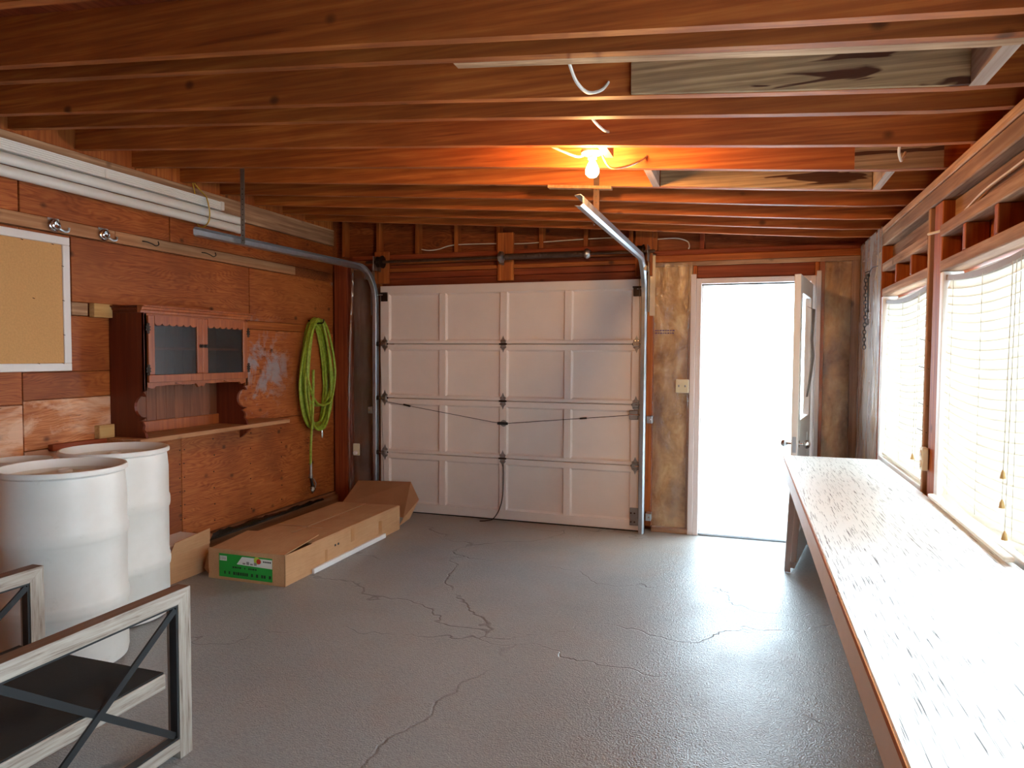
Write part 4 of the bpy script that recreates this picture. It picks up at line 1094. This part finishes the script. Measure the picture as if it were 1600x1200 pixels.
# label on the near end
lx0, lx1, lz0, lz1 = -3.268, -2.850, .022, .176
lab = MB().box(lx0, lx1, y0 - .0025, y0 - .001, lz0, lz1).build('end_label', 'green_label', bxo)
def pr(nm, mat, a, b, c_, d_): return MB().box(lx0 + a * (lx1 - lx0), lx0 + b * (lx1 - lx0), y0 - .0035, y0 - .0025, lz0 + c_ * (lz1 - lz0), lz0 + d_ * (lz1 - lz0)).build(nm, mat, lab)
MB().prism([(lx0 + .34 * (lx1 - lx0), lz0 + .60 * (lz1 - lz0)), (lx1, lz0 + .56 * (lz1 - lz0)), (lx1, lz0 + .94 * (lz1 - lz0)), (lx0 + .44 * (lx1 - lx0), lz0 + .94 * (lz1 - lz0))], 'Y', y0 - .0035, y0 - .0025).build('white_print', 'white_label', lab)
pr('white_print', 'white_label', .015, .15, .70, .90)
MB().lathe([(0, -.0015), (.017, -.0015), (.017, 0)], (lx0 + .755 * (lx1 - lx0), y0 - .0035, lz0 + .82 * (lz1 - lz0)), 20, 'Y').build('red_dot', 'red_label', lab)
MB().lathe([(0, -.0008), (.024, -.0008), (.024, 0)], (lx0 + .72 * (lx1 - lx0), y0 - .0033, lz0 + .85 * (lz1 - lz0)), 20, 'Y').build('yellow_print', 'yellow_label', lab)
for k in range(5):
    a = .835 + k * .031
    MB().box(lx0 + a * (lx1 - lx0), lx0 + (a + .022) * (lx1 - lx0), y0 - .0045, y0 - .0035, lz0 + .80 * (lz1 - lz0), lz0 + .86 * (lz1 - lz0)).build('print_mark', 'ink_black', lab)
for k in range(4):
    a = .455 + k * .07
    MB().box(lx0 + a * (lx1 - lx0), lx0 + (a + .05) * (lx1 - lx0), y0 - .0045, y0 - .0035, lz0 + .63 * (lz1 - lz0), lz0 + (.635 + .06 * (k % 2 + 1)) * (lz1 - lz0)).build('print_mark', 'torn_grey', lab)
for k in range(6): pr('barcode_bar', 'ink_black', .02 + k * .021, .02 + k * .021 + .009, .73, .88)
for r_, (z0, z1) in enumerate(((.13, .26), (.42, .49))):
    a = .10 if r_ == 0 else .26
    while a < (.94 if r_ == 0 else .72):
        wd = random.uniform(.015, .04); pr('print_mark', 'ink', a, a + wd, z0, z1); a += wd + (.012 if random.random() < .8 else .06)
for y, z0, z1, wd in ((4.52, .09, .19, .05), (4.94, .05, .15, .045), (4.18, .02, .12, .03)):
    MB().box(x1, x1 + .001, y, y + wd, z0, z1).build('packing_tape', 'tape', sr)
for y in (4.30, 4.34): MB().box(x1, x1 + .001, y, y + .02, .115, .130).build('print_mark', 'ink_black', sr)
tag(MB().cbox(-2.755, -2.735, 4.02, 5.02, .002, .036, .002).build('white_strip', 'white_paint', org=(-2.745, 4.5, 0)), 'thin white strip leaning along the foot of the long box', 'strip')

# ---- small box behind the drum
sb_ = thing('small_cardboard_box', 'small open brown box between the drum and the long box', 'box', (-3.62, 3.68, 0))
a0, a1, b0, b1, hh = -3.72, -3.475, 3.50, 3.87, .185
MB().box(a0, a1, b0, b1, .002, .008).build('box_base', 'card', sb_)
for q in ((a1 - .005, a1, b0, b1), (a0, a0 + .005, b0, b1)): MB().box(*q, .008, hh).build('side_wall', 'card', sb_)
for q in ((a0 + .005, a1 - .005, b0, b0 + .005), (a0 + .005, a1 - .005, b1 - .005, b1)): MB().box(*q, .008, hh).build('end_wall', 'card', sb_)
slab([(a1, b0 + .01, hh), (a1, b1, hh), (a1 + .03, b1 - .03, hh + .115), (a1 + .03, b0 + .03, hh + .09)], .004, 'side_flap', 'card', sb_)
slab([(a0 + .01, b1, hh), (a1 - .01, b1, hh), (a1 - .04, b1 + .08, hh + .04), (a0 + .04, b1 + .08, hh + .04)], .004, 'end_flap', 'card_dark', sb_)
tag(MB().cbox(-3.71, -3.50, 3.515, 3.855, .10, .25, .004).build('foam_block', 'white_paint', org=(-3.6, 3.68, .1)), 'white foam block poking out of the small brown box', 'foam')

# ---- black plastic on the sill behind the box
bgm = MB(); vs = []; fs = []
for j in range(33):
    for i in range(7):
        u, v = i / 6, j / 32
        y = 4.05 + v * 1.55; wdt = .085 * (1.0 if v < .35 else (1 - .75 * (v - .35) / .65))
        x = -3.715 + (u - .5) * wdt + .012 * noise.noise(Vector((y * 7, u * 3, 0)))
        z = .1265 + .045 * math.sin(math.pi * u) * (1 - .5 * v) * (.6 + .8 * abs(noise.noise(Vector((y * 11, u * 5, 2)))))
        vs.append((x, y, z))
for j in range(32):
    for i in range(6):
        k = j * 7 + i; fs.append((k, k + 1, k + 8, k + 7))
bgm.add(vs, fs, True)
tag(bgm.build('black_plastic_wrap', 'bag', org=(-3.75, 4.8, .126)), 'crumpled black plastic lying on the sill behind the long box', 'plastic')

# ---- workbench
wbn = thing('workbench', 'long white painted workbench under the windows', 'workbench', (.55, 2.0, 0))
BZ = .85
for y0, y1, dz in ((2.105, 4.88, .0), (-1.7, 2.100, -.002)):
    tpart = MB(); tpart.cbox(.262, WR - .014, y0, y1, BZ - .018 + dz, BZ + dz, .003).build('bench_top', 'bench_paint', wbn)
    box('raw_edge', 'edge_wood', wbn, .2585, .2618, y0 + .004, y1 - .004, BZ - .016 + dz, BZ - .002 + dz, c=.001)
box('apron', 'apron_paint', wbn, .262, .300, -1.7, 4.875, .735, BZ - .0205, c=.004); box('end_apron', 'apron_paint', wbn, 0.302, WR - .014, 4.835, 4.872, .735, BZ - .019, c=.004)
box('wall_cleat', 'redY', wbn, .80, .826, -1.69, 4.83, .735, .80, c=.003)
for y in (-1.5, .9, 3.0): box('leg', 'leg_paint', wbn, .70, .74, y, y + .09, 0, .732, c=.003)
for y in (-1.4, .9): box('leg', 'leg_paint', wbn, .303, .343, y, y + .09, 0, BZ - .02, c=.003)
for y in (-.6, .6, 1.8, 3.0, 4.2): box('cross_bearer', 'redX', wbn, .302, .799, y, y + .038, .74, BZ - .020, c=.003)
lg = MB().beam((.325, 4.81, .80), (.318, 5.17, .0), .040, .05, up=(0, 1, 0), c=.003); lgv = lg
for v in lg.v: v.z = max(v.z, .001)
lg.build('leg', 'leg_paint', wbn)
lb_ = MB().beam((.366, 4.82, .80), (.350, 5.10, .10), .036, .05, up=(0, 1, 0), c=.003)
lb_.build('leg_stiffener', 'leg_paint', wbn)

# ---- blinds
def blind(y0, y1, label, sag, ztop, zbot, kick, tassels):
    t = thing('window_blind', label, 'blind', (.872, (y0 + y1) / 2, zbot), 'white slatted window blinds')
    NSEG = 18
    def line(z, s, x, tilt=0.0):
        return [(x, y0 + (y1 - y0) * k / NSEG, z - s * 4 * (k / NSEG) * (1 - k / NSEG) + tilt * (k / NSEG)) for k in range(NSEG + 1)]
    def strip(name, mat, z, s, x, wx, hz, parent=t, ang=0.0):
        mb = MB(); cl = line(z, s, x); vs = []; fs = []
        ca_, sa_ = math.cos(ang), math.sin(ang)
        for (px, py, pz) in cl:
            for u, v in ((-wx / 2, -hz / 2), (wx / 2, -hz / 2), (wx / 2, hz / 2), (-wx / 2, hz / 2)):
                vs.append((px + u * ca_ - v * sa_, py, pz + u * sa_ + v * ca_))
        m = len(cl)
        for i in range(m - 1):
            for k in range(4): fs.append((i * 4 + k, i * 4 + (k + 1) % 4, (i + 1) * 4 + (k + 1) % 4, (i + 1) * 4 + k))
        fs += [(0, 1, 2, 3), ((m - 1) * 4 + 3, (m - 1) * 4 + 2, (m - 1) * 4 + 1, (m - 1) * 4)]
        return mb.add(vs, fs).build(name, mat, parent)
    strip('head_rail', 'rail', ztop - .012, sag, .872, .026, .024)
    z = ztop - .042; n = 0
    while z > zbot + .02:
        u = (ztop - z) / (ztop - zbot)
        strip('slat', 'slat', z, sag * (1 + .25 * u), .872 + .006 * math.sin(n * 1.3) * .3, .042, .0014, ang=math.radians(74))
        z -= .036; n += 1
    # bottom rail, pushed forward on to the bench
    mb = MB()
    xa_, xb_ = kick
    mb.beam((xb_, y1 - .01, zbot + .012), (xa_, y0, zbot + .012), .030, .018, c=.004)
    mb.build('bottom_rail', 'rail_cream', t)
    for v in (.14, .5, .86):
        y = y0 + v * (y1 - y0); zs = sag * 4 * v * (1 - v)
        MB().tube([(.850, y, ztop - .02 - zs), (.850, y, zbot + .05 - zs * .3)], .0012, 4).build('ladder_cord', 'cord', t)
    for dy, zz in tassels:
        y = y0 + dy
        MB().tube([(.842, y, ztop - .02 - sag), (.838, y + .01, zz)], .0015, 4).build('pull_cord', 'cord', t)
        MB().lathe([(.002, .03), (.006, .02), (.010, 0), (0, 0)], (.838, y + .01, zz - .03), 10).build('tassel', 'tassel', t)
    return t
blind(2.53, 3.608, 'sagging white slatted blind on the near window, with tasselled cords', .030, 1.868, .856, (.800, .825), ((.20, 1.02), (.165, .92), (.20, 1.12)))
blind(3.905, 5.005, 'sagging white slatted blind on the far window beside the corner', .030, 1.862, .866, (.868, .872), ((.14, 1.0),))

# ---- outlet boxes and switch
op = thing('power_strip', 'ivory outlet box fixed low on the post between the windows', 'outlet', (WR - .03, 3.80, .95))
box('outlet_body', 'ivory', op, WR - .022, WR + .005, 3.757, 3.812, .955, 1.065, c=.004)
for z in (.985, 1.035): MB().lathe([(0, -.004), (.016, -.004), (.017, 0)], (WR - .022, 3.785, z), 14, 'X').build('socket_face', 'rail_cream', op)
sw = thing('light_switch', 'ivory double switch plate beside the person door', 'switch', (-.478, WB - .02, 1.25))
box('switch_plate', 'ivory', sw, -.530, -.424, WB - .026, WB - .014, 1.187, 1.300, c=.004)
for x in (-.503, -.452): MB().cbox(x - .006, x + .006, WB - .036, WB - .026, 1.236, 1.254, .002).build('toggle', 'torn_grey', sw)
ot = thing('wall_outlet', 'ivory outlet plate with a round plug near the hose', 'outlet', (-3.537, WB - .04, .57))
box('outlet_plate', 'ivory', ot, -3.574, -3.502, WB - .046, WB - .036, .512, .628, c=.004)
MB().lathe([(0, -.03), (.016, -.03), (.019, -.02), (.019, 0)], (-3.54, WB - .046, .54), 14, 'Y').build('plug', 'white_paint', ot)

# ---- chain and bungee at the right corner
ch = thing('hanging_chain', 'black chain hung on a nail near the right corner', 'chain', (WR - .02, 5.50, 2.08))
lnk = MB(); z = 2.06; k = 0
while z > 1.55:
    pts = []
    for q in range(9):
        a = 2 * math.pi * q / 8
        u, v = .010 * math.cos(a), .018 * math.sin(a)
        yy = 5.475 + .012 * math.sin(k * .5)
        pts.append((WR - .03 + (u if k % 2 else 0), yy + (0 if k % 2 else u), z + v))
    lnk.tube(pts, .0028, 5, cap=False); z -= .026; k += 1
lnk.build('chain_links', 'black_metal', ch)
MB().tube([(WR - .002, 5.47, 2.10), (WR - .04, 5.465, 2.085)], .003, 6).build('nail', 'dark_steel', ch)
bu = thing('bungee_cord', 'black bungee cord with a wire hook beside the hanging chain', 'bungee cord', (WR - .03, 5.38, 1.72))
MB().tube(smooth_path([(WR - .028, 5.395, 2.055), (WR - .03, 5.38, 1.95), (WR - .03, 5.375, 1.82)], 6), .006, 8).build('cord', 'black_metal', bu)
for z in (2.06, 1.815): MB().lathe([(0, .012), (.009, .010), (.011, 0), (.009, -.012), (0, -.014)], (WR - .029, 5.385, z), 10).build('knot', 'black_plastic', bu)
MB().tube(smooth_path([(WR - .03, 5.375, 1.81), (WR - .03, 5.37, 1.775), (WR - .03, 5.385, 1.745), (WR - .03, 5.37, 1.715), (WR - .03, 5.335, 1.725), (WR - .03, 5.325, 1.755)], 5), .003, 6).build('hook', 'dark_steel', bu)
MB().tube(smooth_path([(WR - .028, 5.395, 2.06), (WR - .02, 5.30, 2.10), (WR - .002, 5.20, 2.10)], 5), .003, 6).build('hook', 'dark_steel', bu)

# ---- armchair frame in the left foreground
ac = thing('armchair_frame', 'cushionless armchair with greywashed arms and black cross braces', 'armchair', (-2.34, 1.68, 0))
AY0, AY1, AZ = 1.29, 2.064, .63   # rear, front, arm height
for xo, xi in ((-1.945, -2.000), (-2.742, -2.685)):
    xa_, xb_ = min(xo, xi), max(xo, xi)
    s = MB(); s.prism([(AY0, AZ - .05), (AY0 + .05, AZ - .05), (AY1 - .05, AZ - .05), (AY1, AZ - .001), (AY0, AZ - .001)][0:0] or [(AY0 + .055, AZ - .052), (AY1 - .058, AZ - .052), (AY1, AZ), (AY0, AZ)], 'X', xa_, xb_); s.build('arm_rail', 'chair_wood', ac)
    MB().box(xa_ + .001, xb_ - .001, AY0 + .004, AY1 - .004, AZ, AZ + .0015).build('arm_cap', 'chair_brown', ac)
    MB().prism([(AY1 - .058, 0), (AY1, 0), (AY1, AZ - .0005), (AY1 - .058, AZ - .0525)], 'X', xa_, xb_).build('front_post', 'chair_wood_z', ac)
    MB().prism([(AY0, 0), (AY0 + .055, 0), (AY0 + .055, AZ - .0525), (AY0, AZ - .0005)], 'X', xa_, xb_).build('rear_post', 'chair_wood_z', ac)
    MB().box(xa_, xb_, AY0 + .056, AY1 - .059, .03, .075).build('lower_rail', 'chair_wood', ac)
    xm = (xa_ + xb_) / 2
    for q in ((AY0 + .056, AY1 - .059, AZ - .060, AZ - .053), (AY0 + .056, AY1 - .059, .0755, .083)): MB().box(xm - .006, xm + .025, *q).build('inner_frame', 'black_metal', ac)
    for q in ((AY1 - .068, AY1 - .059), (AY0 + .0555, AY0 + .065)): MB().box(xm - .006, xm + .025, *q, .084, AZ - .061).build('inner_frame', 'black_metal', ac)
    xs_ = max(xo, xi) - .006
    MB().beam((xs_, AY1 - .07, AZ - .068), (xs_, AY0 + .068, .090), .024, .008, up=(1, 0, 0)).build('cross_brace', 'black_metal', ac)
    MB().beam((xs_ - .0085, AY0 + .068, AZ - .068), (xs_ - .0085, AY1 - .07, .090), .024, .008, up=(1, 0, 0)).build('cross_brace', 'black_metal', ac)
SX0, SX1 = -2.683, -1.957
for a, b, c_, d_ in ((SX0, SX0 + .04, AY0 + .07, 1.955), (SX1 - .04, SX1, AY0 + .07, 1.955)): MB().cbox(a, b, c_, d_, .285, .340, .003).build('seat_rail', 'chair_wood', ac)
for a, b in ((AY0 + .07, AY0 + .11), (1.915, 1.955)): MB().cbox(SX0 + .041, SX1 - .041, a, b, .285, .340, .003).build('seat_rail', 'chair_brown', ac)
MB().cbox(SX0 + .004, SX1 - .004, AY0 + .074, 1.951, .3405, .348, .002).build('seat_panel', 'seat_black', ac)
for x in (SX0 + .02, SX1 - .02): MB().beam((x, AY0 + .05, .34), (x, AY0 - .10, .80), .04, .04, c=.003).build('back_post', 'chair_wood_z', ac)
for k in range(3): MB().beam((SX0 + .041, AY0 + .0 - .045 * k - .01, .50 + .135 * k), (SX1 - .041, AY0 + .0 - .045 * k - .01, .50 + .135 * k), .02, .06).build('back_slat', 'chair_wood', ac)
